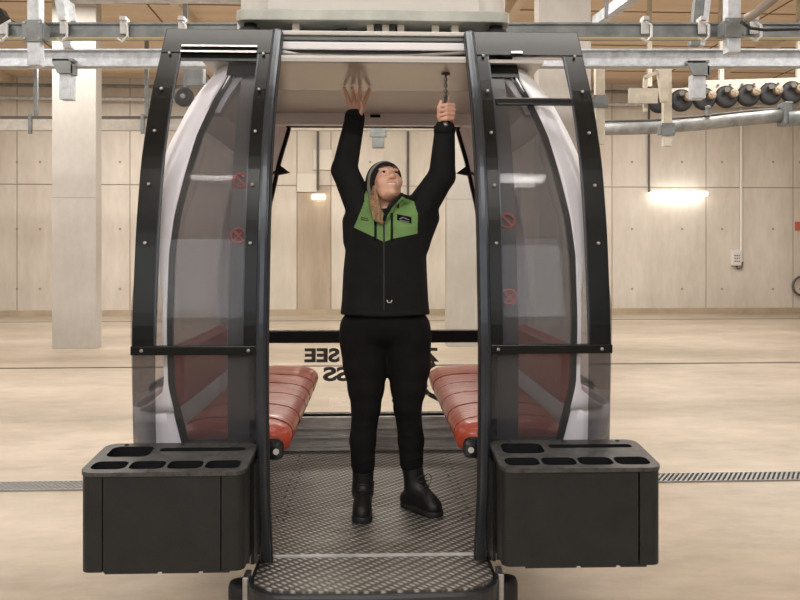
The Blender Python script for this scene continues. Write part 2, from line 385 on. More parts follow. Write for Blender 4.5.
def post(px0, px1, y0, y1, Y, label, m=GALV, conn=None, clamp=False):
    a = P(px0, y1, Y); c = P(px1, y0, Y); top = c.z
    r = empty('hanger_post', ((a.x+c.x)/2, Y, a.z), label, 'post', 'square posts holding the rails'); off = ((a.x+c.x)/2, Y, a.z)
    b = MB(off); w = c.x-a.x; b.box((a.x, Y, a.z), (c.x, Y+w, top)); b.build('post_tube', m, r, bevel=.006)
    if conn:
        z1 = P(0, conn[0], Y).z; z0 = P(0, conn[1], Y).z
        b = MB(off); b.box((a.x-.035, Y-.02, z0), (c.x+.035, Y-.005, z1)); b.box((a.x-.05, Y-.005, z0+.03), (a.x, Y+w+.02, z1-.03)); b.box((c.x, Y-.005, z0+.03), (c.x+.05, Y+w+.02, z1-.03))
        b.build('connector', GALVD, r, bevel=.005)
        for sx in (a.x-.015, c.x+.015):
            for z in (z0+.03, z1-.03): b = MB(off); b.lathe((sx, Y-.035, z), [(.012, 0), (.012, .015)], 8, 'y'); b.build('bolt', STEEL, r)
    if clamp:
        z0 = top; x0 = a.x-.07
        b = MB(off); b.prism([(x0, z0+.15), (x0, z0+.11), (a.x-.01, z0-.02), (c.x+.03, z0-.02), (c.x+.03, z0+.08), (c.x-.02, z0+.15)], Y-.03, Y-.01)
        b.box((x0, Y-.03, z0+.13), (c.x+.03, Y+.12, z0+.16)); b.box((c.x+.01, Y-.03, z0-.03), (c.x+.04, Y+.1, z0+.09)); b.build('clamp', GALVD, r)
    return r
post(27, 39, -60, 65, 7.75, 'square galvanised hanger post at the top left crossing both rails', conn=(20, 42))
post(728, 741, -60, 52, 7.75, 'square galvanised hanger post at the top right crossing the channel rail', conn=(18, 38))
post(59, 71, 72, 99, 9.45, 'short square post hanging from a clamp under the pale beam at the left', clamp=True)
post(693, 706, 74, 98, 9.45, 'short square post hanging from a clamp under the pale beam at the right', clamp=True)
post(596, 605, 66, 144, 11, 'slim cream post beside the right door leaf below the pale beam', CREAM, conn=(95, 108))
post(664, 672, 66, 146, 11, 'cream post with a bracket crossing the tubular rail', CREAM, conn=(123, 136))
b = MB(); b.prism([tuple(P(x, y, 10.9).xz) for x, y in ((657, 68), (668, 68), (667, 102), (661, 102))], 10.85, 10.95)
b.bar(P(662, 70, 10.9), P(644, 78, 10.9), .05, .05); b.bar(P(645, 78, 10.9), P(645, 112, 10.9), .05, .05); b.box(tuple(P(629, 103, 10.8)), (P(658, 88, 10.8).x, 10.84, P(658, 88, 10.8).z))
obj(b, 'bracket_arm', CREAM, 'cream bracket arm and plate holding the near end of the tyre conveyor', 'bracket')
post(372, 384, 60, 147, 15.5, 'short dark square post end seen above her head through the rear window', GALVD, conn=(128, 137))
def diag(px0, y0, px1, y1, Y, w, m, label, cat='strut', Y2=None):
    p, q = P(px0, y0, Y), P(px1, y1, Y2 or Y)
    if q.z > p.z: p, q = q, p
    p = q+(p-q)*((CEIL-q.z)/(p.z-q.z))
    b = MB(); b.bar(p, q, w, w); obj(b, 'brace_strut', m, label, cat)
diag(50, -60, 69, 49, 8.5, .09, GALV, 'slanting galvanised brace at the top left beside the square post')
diag(703, -40, 694, 46, 8.5, .10, GALVD, 'dark upright brace at the top right behind the channel rail')
diag(712, -40, 701, 46, 8.9, .07, GALV, 'pale slanting brace at the top right behind the channel rail')
diag(597, 22, 645, -14, 12.5, .16, GALV, 'pale diagonal brace under the ceiling above the right door leaf', Y2=11)
diag(608, -20, 606, 18, 9.5, .04, GALVD, 'thin dark rod hanging above the lit ceiling lamp')
diag(67, -10, 72, 22, 9.5, .09, GALV, 'short galvanised stub beside the slanting brace at the top left')
b = MB(); b.tube([P(746, 19, 7.5), P(754, 14, 7.5), P(800, -22, 7.2)], .045, 12); obj(b, 'cable_pipe', mat('brown_pipe', (.3, .26, .22), .45, .3), 'thick brown-grey pipe slanting up from the right hanger post', 'pipe', smooth=True)
b = MB(); b.tube([P(741, 22, 7.6), P(750, 28, 7.6), P(765, 30, 7.6), P(800, 29, 7.6), P(830, 27, 7.6)], .016, 8); obj(b, 'cable', RUBBER, 'black cable looping along the channel rail at the right', 'cable', smooth=True)
b = MB(); b.box(tuple(P(-16, 21, 7)), (P(4, 12, 7).x, 7.1, P(4, 12, 7).z), Matrix.Rotation(-.5, 3, 'Y')); obj(b, 'rail_bracket', BLACK, 'small black bracket tip at the top left corner', 'bracket')
# tubular curved rail on the right
r = empty('tubular_rail', P(602, 131, 13), 'round steel rail sloping up to the right under the tyre conveyor', 'rail'); off = P(602, 131, 13)
b = MB(off); b.tube([P(602, 129, 13), P(650, 128, 13), P(700, 124, 12.8), P(745, 119, 12.6), P(785, 115.5, 12.4)], .105, 16); b.build('rail_tube', mat('dull_tube', (.30, .31, .31), .5, .35, .3, 6), r, smooth=True)
b = MB(off); b.tube([P(602, 121.5, 13), P(650, 120.5, 13), P(700, 116.5, 12.8), P(745, 111.5, 12.6), P(785, 108.5, 12.4)], .022, 8); b.build('top_strip', DARKM, r, smooth=True)
b = MB(off); a = P(785, 115.5, 12.4); b.box((a.x-.07, a.y-.14, a.z-.16), (a.x+.07, a.y+.14, a.z+.2)); b.build('joint_collar', GALVD, r, bevel=.02)
b = MB(off); b.tube([P(788, 119, 12.3), P(840, 116, 12.2)], .12, 16); b.build('rail_tube', GALVD, r, smooth=True)
b = MB(off); a = P(708, 116, 12.7); b.tube([a, a+Vector((0, 0, .12))], .04, 10); b.lathe(a+Vector((0, 0, .1)), [(.02, 0), (.05, .02), (.05, .05), (.02, .07)], 10); b.build('nipple', GALVD, r)
# tyre conveyor
off = P(700, 88, 14)
r = empty('tyre_conveyor', off, 'row of black friction tyres hung on a perforated beam high on the right', 'conveyor')
b = MB(off); b.bar(P(690, 87, 14.25), P(860, 82, 14.25), .05, .22); b.bar(P(640, 97, 14.25), P(700, 93, 14.25), .05, .22)
for xx in (650, 722, 800):
    q = P(xx, 86, 14.3); b.box((q.x-.04, q.y, q.z), (q.x+.04, q.y+.08, CEIL-.002))
b.build('carrier_beam', CREAM, r)
for i in range(14):
    b = MB(off); q = P(694+i*12, 86-i*.35, 14.2); b.lathe(q+Vector((0, -.01, 0)), [(.025, 0), (.025, .01)], 8, 'y'); b.build('bolt', DARKM, r)
for (x, y) in ((659, 102), (681, 100.5), (704, 99), (726, 97), (748, 95.5), (770, 94), (792, 92.5), (814, 91)):
    c = P(x, y, 14)
    b = MB(off); b.lathe(c, [(.09, -.05), (.16, -.06), (.20, -.03), (.205, 0), (.20, .03), (.16, .06), (.09, .05)], 28, 'y'); b.build('tyre', RUBBER, r, smooth=True)
    q = c+Vector((.10, -.12, .05)); b = MB(off); b.lathe(q, [(.03, -.03), (.07, -.02), (.078, 0), (.078, .07)], 20, 'y'); w = b.build('pulley', mat('brown_pulley', (.30, .22, .15), .5, .3), r)
    b = MB(off)
    for k in range(5):
        t = k*2*PI/5; b.box((-.008, -.008, 0), (.008, .008, .001)) if False else b.bar(q+Vector((0, -.035, 0)), q+Vector((.055*math.cos(t), -.035, .055*math.sin(t))), .012, .012)
    b.build('pulley_spoke', mat('dull_spoke', (.38, .33, .27), .5, .3), r)
    q = c+Vector((-.03, -.10, .11)); b = MB(off); b.lathe(q, [(.05, -.03), (.055, .05)], 14, 'y'); b.build('tension_roller', DARKM, r)
off = P(184, 97, 12)
r = empty('drive_wheel', off, 'single black drive wheel with gearbox seen through the top of the left door leaf', 'wheel')
b = MB(off); b.lathe(off, [(.06, -.05), (.11, -.06), (.15, -.02), (.15, .03), (.11, .06)], 24, 'y'); b.build('tyre', RUBBER, r, smooth=True)
b = MB(off); b.lathe(off+Vector((0, -.08, 0)), [(.02, -.01), (.04, 0), (.04, .03)], 16, 'y'); b.build('hub', GALVD, r)
b = MB(off); a = P(186, 86, 12); b.box((a.x, 12, a.z), (a.x+.26, 12.2, a.z+.32)); b.lathe(a+Vector((.3, -.05, -.03)), [(.06, 0), (.06, .1)], 14, 'y'); b.build('gearbox', GALVD, r, bevel=.02)
b = MB(off); b.box((off.x-.03, 12.06, off.z), (off.x+.03, 12.12, CEIL)); b.build('suspension_post', GALVD, r)

# ================================================================ GONDOLA CABIN
CO = (0, 4.05, 0)
CAB = empty('gondola_cabin', (-.1366, 4.05, 0), 'white and black gondola cabin with open doors, black ski racks and orange seats', 'gondola cabin', rz=math.radians(2))
def part(b, name, m, parent=CAB, label=None, **kw):
    o = b.build(name, m, parent, **kw)
    if label: o['label'] = label
    return o
_zt = np.linspace(.0, 3.0, 601)
def smooth_tab(pts, win=.16):
    v = np.interp(_zt, [p[0] for p in pts], [p[1] for p in pts]); n = int(win/.005); k = np.ones(n)/n
    pad = np.concatenate([np.full(n, v[0]), v, np.full(n, v[-1])]); s = np.convolve(pad, k, 'same')[n:-n]
    return lambda z: float(np.interp(z, _zt, s))
Yl = smooth_tab([(0, 3.24), (.386, 3.11), (.68, 3.01), (1.0, 2.98), (1.3, 2.978), (1.7, 3.03), (1.98, 3.10), (2.245, 3.225), (2.60, 3.48), (3, 3.78)])
Yb = lambda z: Yl(z)+.07
Xs = smooth_tab([(0, .74), (.38, .84), (.7, .93), (1.0, .975), (1.4, .985), (1.75, .95), (2.1, .85), (2.3, .775), (2.45, .69), (2.6, .58), (3, .3)], .1)
YC = 4.05
def sheet(b, fn, us, vs):        # open grid; solidified afterwards
    n = len(us); base = []
    for v in vs:
        for u in us: base.append(fn(u, v))
    fs = [(j*n+i, j*n+i+1, (j+1)*n+i+1, (j+1)*n+i) for j in range(len(vs)-1) for i in range(n-1)]
    b.add(base, fs)
def solid(o, t, off=0):
    m = o.modifiers.new('thickness', 'SOLIDIFY'); m.thickness = t; m.offset = off; return o
def zs(a, c, n=None): return list(np.linspace(a, c, n or max(2, int(abs(c-a)/.05)+1)))
def curved(b, x0, x1, z0, z1, yo=0., t=.01, prof=Yl, rear=False):
    # closed plate following the bulged profile; x0/x1 may be functions of z; front face at prof+yo, depth t away from the camera
    f0 = x0 if callable(x0) else (lambda z: x0); f1 = x1 if callable(x1) else (lambda z: x1)
    zz = zs(z0, z1); vs = []
    for z in zz:
        y = prof(z)+yo
        if rear: ya, yb2 = 2*YC-y, 2*YC-y-t
        else: ya, yb2 = y, y+t
        vs += [(f0(z), ya, z), (f1(z), ya, z), (f1(z), yb2, z), (f0(z), yb2, z)]
    fs = []
    for i in range(len(zz)-1):
        for k in range(4): fs.append((i*4+k, i*4+(k+1) % 4, (i+1)*4+(k+1) % 4, (i+1)*4+k))
    n = len(zz)-1; fs += [(3, 2, 1, 0), (n*4, n*4+1, n*4+2, n*4+3)]
    b.add(vs, fs)

# floor, lip, underframe
ZF = .38
def outline(r0, x, y0, y1, n=8):   # rounded front outline (lip): list of xy
    pts = [(-x, y1)]
    for k in range(n+1):
        t = PI+k/n*PI/2; pts.append((-x+r0+r0*math.cos(t), y0+r0*.75+r0*.75*math.sin(t)))
    m = len(pts)
    pts += [(0, y0-.012)]
    pts += [(-p[0], p[1]) for p in pts[:m][::-1]]
    return pts
def slabxy(b, pts, z0, z1):
    n = len(pts); b.add([(x, y, z0) for x, y in pts]+[(x, y, z1) for x, y in pts], [tuple(range(n))[::-1], tuple(range(n, 2*n))]+[(i, (i+1) % n, (i+1) % n+n, i+n) for i in range(n)])
b = MB(CO); b.box((-.80, 3.19, ZF-.03), (.80, 4.93, ZF)); part(b, 'floor_plate', TREAD)
b = MB(CO); slabxy(b, outline(.16, .455, 2.86, 3.188), ZF-.03, ZF-.004); part(b, 'entry_step', TREAD)
b = MB(CO); b.box((-.44, 3.178, ZF-.004), (.44, 3.192, ZF+.004)); part(b, 'threshold_strip', GALVW)
b = MB(CO); slabxy(b, outline(.175, .475, 2.84, 3.2), .17, ZF-.012); part(b, 'step_bumper', mat('bumper_black', (.02, .022, .026), .35), bevel=.012)
b = MB(CO); b.box((-.46, 3.2, .22), (.46, 4.9, ZF-.032)); b.box((-.40, 3.3, .0), (-.34, 4.8, .22)); b.box((.34, 3.3, .0), (.40, 4.8, .22)); part(b, 'underframe', ALUD, bevel=.01)
for s in (-1, 1):
    b = MB(CO); b.box((s*.488-.012, 2.98, .25), (s*.488+.012, 3.06, .38)); r = part(b, 'roller_bracket', ALU, bevel=.005)
    b = MB(CO); b.lathe((s*.515, 3.04, .29), [(.02, -.05), (.042, -.05), (.048, -.03), (.048, .03), (.042, .05), (.02, .05)], 18); part(b, 'guide_roller', RUBBER, r, smooth=True)
for s in (-1, 1):    # perforations along the seat edge in the floor
    for i in range(12):
        for j in range(2):
            b = MB(CO); b.lathe((s*(.415+j*.035), 3.62+i*.1+j*.05, ZF-.004), [(.007, 0), (.007, .0055)], 8); part(b, 'floor_hole', RUBBER)
# rear kick panel
b = MB(CO); b.box((-.80, 4.93, ZF-.03), (.80, 4.99, .585)); b.box((-.80, 4.90, .455), (.80, 4.95, .475)); b.box((-.80, 4.905, .51), (.80, 4.95, .525)); b.box((-.8, 4.89, ZF), (.8, 4.94, .40)); part(b, 'kick_panel', ALUD, bevel=.006)
b = MB(CO); b.box((-.72, 4.96, .575), (.72, 5.02, .60)); part(b, 'sill_seal', BLACK)
# rear glazing
def wx(z): return float(np.interp(z, [.585, 1.0, 1.5, 1.92, 2.2, 2.376], [.70, .74, .73, .655, .575, .505]))
b = MB(CO); curved(b, lambda z: -wx(z), wx, 1.12, 2.376, .07, .006, Yl, True); RW = part(b, 'rear_window', REARG, smooth=False)
b = MB(CO)
for s in (-1, 1): curved(b, lambda z: s*wx(z)-.014, lambda z: s*wx(z)+.014, .6, 2.39, .055, .03, Yl, True)
b.box((-.52, 4.66, 2.366), (.52, 4.69, 2.384)); part(b, 'window_seal', BLACK, RW)
b = MB(CO); b.box((-.75, 4.98, 1.045), (.75, 5.05, 1.125)); part(b, 'rear_rail', BLACK, bevel=.01)
b = MB(CO); curved(b, lambda z: -wx(z), wx, .59, 1.05, .07, .006, Yl, True); RL = part(b, 'rear_lower_window', REARG)
def lettering(txt, x_left_img, zc, size, width, parent, name='lettering'):
    cu = bpy.data.curves.new('t', 'FONT'); cu.body = txt; cu.size = size; cu.extrude = .001; cu.offset = .004*size/.1; cu.align_x = 'RIGHT'; cu.align_y = 'CENTER'
    t = bpy.data.objects.new('t', cu); COL.objects.link(t); bpy.context.view_layer.update()
    me = bpy.data.meshes.new_from_object(t.evaluated_get(bpy.context.evaluated_depsgraph_get()))
    xs = [v.co.x for v in me.vertices]; w = max(xs)-min(xs); mx = max(xs)
    # seen from outside (behind) it reads correctly: image-left end is the end of the word
    for v in me.vertices:
        x = x_left_img+(mx-v.co.x)*width/w; z = zc+v.co.y
        v.co = (x, 2*YC-(Yl(z)+.07)+.004+v.co.z-YC, z)
    bpy.data.objects.remove(t); me.flip_normals()
    return finish(name, me, PRINT, parent)
lettering('ZELL AM SEE', -.445, .955, .118, .87, RL)
lettering('PRESS', -.325, .835, .118, .46, RL)
b = MB(CO)
def stroke(pts, w):
    for p, q in zip(pts[:-1], pts[1:]):
        b.bar((p[0], 5.077, p[1]), (q[0], 5.077, q[1]), .003, w)
stroke([(.44, .66), (.36, .70), (.27, .80), (.20, .87), (.12, .91)], .03); stroke([(.16, .66), (.22, .75), (.30, .84), (.40, .90)], .035)
stroke([(.12, .66), (.20, .655), (.29, .69), (.35, .76)], .02)
part(b, 'emblem', PRINT, RL)
# ceiling, header, roof
b = MB(CO); b.box((-.74, 3.38, 2.44), (.74, 3.97, 2.455)); part(b, 'ceiling_panel', CEILP)
b = MB(CO); b.add([(-.74, 3.972, 2.44), (.74, 3.972, 2.44), (.70, 4.60, 2.44), (-.70, 4.60, 2.44), (-.74, 3.972, 2.46), (.74, 3.972, 2.46), (.70, 4.60, 2.46), (-.70, 4.60, 2.46)], [(0, 1, 2, 3), (7, 6, 5, 4), (0, 4, 5, 1), (1, 5, 6, 2), (2, 6, 7, 3), (3, 7, 4, 0)]); part(b, 'ceiling_panel', CEILP2)
b = MB(CO); b.prism([(-.66, 2.372), (.66, 2.372), (.70, 2.45), (-.70, 2.45)], 4.60, 4.72); hd = part(b, 'rear_header', WHITE)
b = MB(CO); b.box((-.15, 4.592, 2.41), (-.055, 4.60, 2.432)); b.box((-.02, 4.592, 2.415), (.04, 4.60, 2.432)); part(b, 'vent_slot', BLACK, hd)
b = MB(CO); b.box((-.425, 3.385, 2.440), (.425, 3.40, 2.468)); part(b, 'door_header', WHITEW, bevel=.004)
b = MB(CO); b.box((-.62, 3.474, 2.465), (.62, 3.54, 2.514)); part(b, 'header_recess', RUBBER)
b = MB(CO); b.tube([(-.42, 3.462, 2.49), (-.1, 3.462, 2.484), (.15, 3.462, 2.488), (.42, 3.462, 2.505)], .008, 8); b.box((-.30, 3.465, 2.482), (-.22, 3.48, 2.495)); b.bar((-.42, 3.47, 2.508), (-.28, 3.47, 2.482), .01, .012); b.bar((.42, 3.47, 2.508), (.2, 3.47, 2.485), .01, .012); part(b, 'drive_cable', ALU)
b = MB(CO); b.box((-.42, 3.455, 2.512), (.42, 3.472, 2.547)); b.box((-.9, 3.56, 2.512), (.9, 3.62, 2.548)); part(b, 'door_track', WHITE, bevel=.006)
b = MB(CO); b.box((-.42, 3.48, 2.547), (.42, 3.52, 2.578)); b.tube([(-.41, 3.47, 2.562), (.41, 3.47, 2.562)], .009, 8); part(b, 'track_channel', GALVD)
b = MB(CO); b.box((-.42, 3.46, 2.578), (.42, 3.54, 2.597)); b.box((-.9, 3.56, 2.578), (.9, 3.62, 2.605)); part(b, 'track_cover', WHITEW, bevel=.005)
b = MB(CO)      # roof shell
ro = []
for (z, hx, hy) in ((2.46, .74, .56), (2.54, .70, .53), (2.60, .62, .48), (2.64, .50, .40)):
    n = 32; ro.append([(hx*math.copysign(abs(math.cos(t))**.45, math.cos(t)), YC+.02+hy*math.copysign(abs(math.sin(t))**.45, math.sin(t)), z) for t in [2*PI*k/n for k in range(n)]])
vs = sum(ro, []); fs = [(i*32+k, i*32+(k+1) % 32, (i+1)*32+(k+1) % 32, (i+1)*32+k) for i in range(3) for k in range(32)]+[tuple(range(32))[::-1], tuple(range(96, 128))]
b.add(vs, fs); part(b, 'roof_shell', WHITE, smooth=False)
# body surface: rounded-rectangle cross-section; s = signed arc coordinate
CR = .17
def body(z, side, t):        # t in 0..1 from front-corner start round to rear-corner end on one side
    hx, hy = Xs(z), YC-Yb(z); r = min(CR, hx*.4)
    a = 1.5708*r; Lm = 2*(hy-r); tot = 2*a+Lm; s = t*tot
    if s < a: th = s/r; x, y = hx-r+r*math.sin(th), -(hy-r)-r*math.cos(th)
    elif s < a+Lm: x, y = hx, -(hy-r)+(s-a)
    else: th = (s-a-Lm)/r; x, y = hx-r+r*math.cos(th), (hy-r)+r*math.sin(th)
    return (side*x, YC+y, z)
def t_front(z):  # corner fraction
    hx, hy = Xs(z), YC-Yb(z); r = min(CR, hx*.4); a = 1.5708*r; return a/(2*a+2*(hy-r))
def sealx(z): return float(np.interp(z, [.4, .87, 1.1, 1.38, 1.6, 1.76, 1.907, 2.1, 2.257, 2.38], [.66, .74, .793, .80, .80, .785, .757, .717, .666, .62]))
def pillw(z): return float(np.interp(z, [.38, .9, .98, 1.06, 1.12, 1.45, 1.65, 1.8, 1.95, 2.4], [.3, .3, .2, .03, .014, .016, .05, .12, .3, .3]))
for s in (-1, 1):
    # lower body side
    b = MB(CO); sheet(b, lambda t, z: body(z, s, t), list(np.linspace(0, 1, 26)), zs(.38, 1.0)); solid(part(b, 'body_panel', WHITE, smooth=True), .02)
    # side window smoked wraps round
    b = MB(CO); sheet(b, lambda t, z: body(z, s, t), list(np.linspace(.09, .91, 24)), zs(1.0, 2.2)); solid(part(b, 'side_window', SMOKE2, smooth=True), .006)
    # upper cant rail
    b = MB(CO); sheet(b, lambda t, z: body(z, s, t), list(np.linspace(0, 1, 26)), zs(2.2, 2.5)); solid(part(b, 'cant_rail', WHITE, smooth=True), .03, -1)
    # white corner pillars front and rear
    for fr in (True, False):
        b = MB(CO); zz = zs(1.0, 2.46, 40); vs = []; n = 7
        for z in zz:
            hx = Xs(z); r = min(CR, hx*.4); hy = YC-Yb(z)
            x0 = min(sealx(z), hx-.02) if fr else wx(z)+.01
            L0 = max(0, hx-r-x0)
            w = pillw(z) if fr else .3
            tot = min(w, L0+1.5708*r*.95)
            for k in range(n):
                q = k/(n-1)*tot
                if q <= L0 or L0 == 0 and q == 0: x, y = x0+q, -hy
                else: th = (q-L0)/r; x, y = hx-r+r*math.sin(th), -(hy-r)-r*math.cos(th)
                y -= .006
                vs.append((s*x, YC+(y if fr else -y), z))
        fs = [(j*n+i, j*n+i+1, (j+1)*n+i+1, (j+1)*n+i) for j in range(len(zz)-1) for i in range(n-1)]
        b.add(vs, fs); solid(part(b, 'corner_pillar', WHITE, smooth=True), .03 if not fr else .018)
    # lower front white panel (front face)
    b = MB(CO); curved(b, lambda z: s*min(sealx(z), Xs(z)-.02), lambda z: s*(Xs(z)-CR+.01), .4, 1.06, .066, .02); part(b, 'front_panel', WHITE)
    # front fixed window + seal + jamb
    b = MB(CO); curved(b, s*.565, lambda z: s*sealx(z), .40, 2.38, .07, .006); fw = part(b, 'front_window', SMOKE)
    b = MB(CO); curved(b, lambda z: s*(sealx(z)-.022), lambda z: s*(sealx(z)+.004), .42, 2.40, .058, .02); part(b, 'window_seal', BLACK, fw)
    b = MB(CO); curved(b, s*.50, lambda z: s*(sealx(z)+.01), 2.375, 2.45, .05, .03); part(b, 'corner_cover', BLACK, fw)
    b = MB(CO); curved(b, s*.43, s*.565, .40, 2.47, .055, .05); jm = part(b, 'door_jamb', mat('jamb_grey', (.018, .018, .02), .4))
    for k, zc in enumerate((1.90, 1.68) if s < 0 else (1.74, 1.44)):
        b = MB(CO); y = Yl(zc)+.048; xc = s*.53
        b.tube([(xc+.028*math.cos(t*PI/10), y, zc+.028*math.sin(t*PI/10)) for t in range(21)], .0045, 6); b.bar((xc-.02, y, zc+.02), (xc+.02, y, zc-.02), .006, .008)
        if k: b.bar((xc-.012, y, zc-.015), (xc+.012, y, zc+.012), .006, .007)
        part(b, 'prohibition_sticker', RED, jm)
    # interior rear corner liner beside the window and strut with pointer
    b = MB(CO); curved(b, lambda z: s*(wx(z)+.01), lambda z: s*max(wx(z)+.02, Xs(z)-.03), .6, 2.42, .085, .02, Yl, True); part(b, 'rear_corner_liner', WHITE)
    b = MB(CO); a = Vector((s*.57, 4.74, 2.12)); b.tube([(s*.625, 4.79, 2.10), a], .008, 8)
    b.add([(s*.575, 4.70, 2.155), (s*.50, 4.70, 2.10), (s*.575, 4.70, 2.085), (s*.575, 4.73, 2.155), (s*.50, 4.73, 2.10), (s*.575, 4.73, 2.085)], [(0, 1, 2), (5, 4, 3), (0, 3, 4, 1), (1, 4, 5, 2), (2, 5, 3, 0)]); part(b, 'window_catch', BLACK)
    # sloping inner liner between ceiling and side
    b = MB(CO); b.add([(s*.56, 3.5, 2.438), (s*.60, 4.6, 2.438), (s*.72, 4.62, 2.30), (s*.76, 3.5, 2.30), (s*.58, 3.5, 2.45), (s*.62, 4.6, 2.45), (s*.74, 4.62, 2.31), (s*.78, 3.5, 2.31)], [(0, 1, 2, 3), (7, 6, 5, 4), (0, 4, 5, 1), (1, 5, 6, 2), (2, 6, 7, 3), (3, 7, 4, 0)]); part(b, 'ceiling_cove', WHITEW)
    # seats
    b = MB(CO); vs = []; n = 20; yy = [3.13, 3.145, 3.18]+list(np.linspace(3.25, 4.75, 31))+[4.82, 4.86, 4.875]
    for y in yy:
        e = min(1, (y-3.11)/.06, (4.89-y)/.06); e = max(.35, e)**.5
        wr = -.004*(.5+.5*math.cos((y-3.3)/.29*2*PI))**12+.0016*math.sin(y*61)+.0012*math.sin(y*97+s)
        for k in range(n):
            t = 2*PI*k/n; cx, cz = math.cos(t), math.sin(t)
            px = .572+(.234*e+wr)*math.copysign(abs(cx)**.5, cx)
            pz = .852+(.066*e+wr)*math.copysign(abs(cz)**.75, cz)+.012*(1-((px-.575)/.225)**2)
            vs.append((s*px, y, pz))
    fs = [(j*n+k, j*n+(k+1) % n, (j+1)*n+(k+1) % n, (j+1)*n+k) for j in range(len(yy)-1) for k in range(n)]+[tuple(range(n))[::-1], tuple((len(yy)-1)*n+k for k in range(n))]
    b.add(vs, fs); seat = part(b, 'seat', ORANGE, smooth=True)
    for y in (3.30, 3.59, 3.88, 4.17, 4.46):
        b = MB(CO); pts = []
        for k in range(13):
            t = -.35+k/12*(PI*.9); cx, cz = math.cos(t), math.sin(t)
            px = .572-.2315*math.copysign(abs(cx)**.5, cx); pz = .852+.0635*math.copysign(abs(cz)**.75, cz)+.012*(1-((px-.575)/.225)**2)
            pts.append((s*px, y, pz))
        b.tube(pts, .003, 6); part(b, 'seam', ORSTR, seat)
    b = MB(CO); b.box((s*.572-.215, 3.085, .79), (s*.572+.215, 3.14, .875)); o = part(b, 'end_cap', BLACKG, seat, bevel=.025)
    b = MB(CO); b.lathe((s*.385, 3.082, .83), [(.012, 0), (.012, .006)], 12, 'y'); part(b, 'cap_screw', GALVW, seat)
    b = MB(CO)
    for y in (3.5, 4.6): b.bar((s*.84, y, .62), (s*.52, y, .79), .04, .03); b.box((s*.8-.02, y-.02, .60), (s*.8+.02, y+.02, .80))
    part(b, 'seat_bracket', ALUD, seat)
    b = MB(CO); b.box((s*.885-.035, 3.5, .92), (s*.885+.035, 4.6, 1.2)); part(b, 'backrest', ORANGE, bevel=.03)

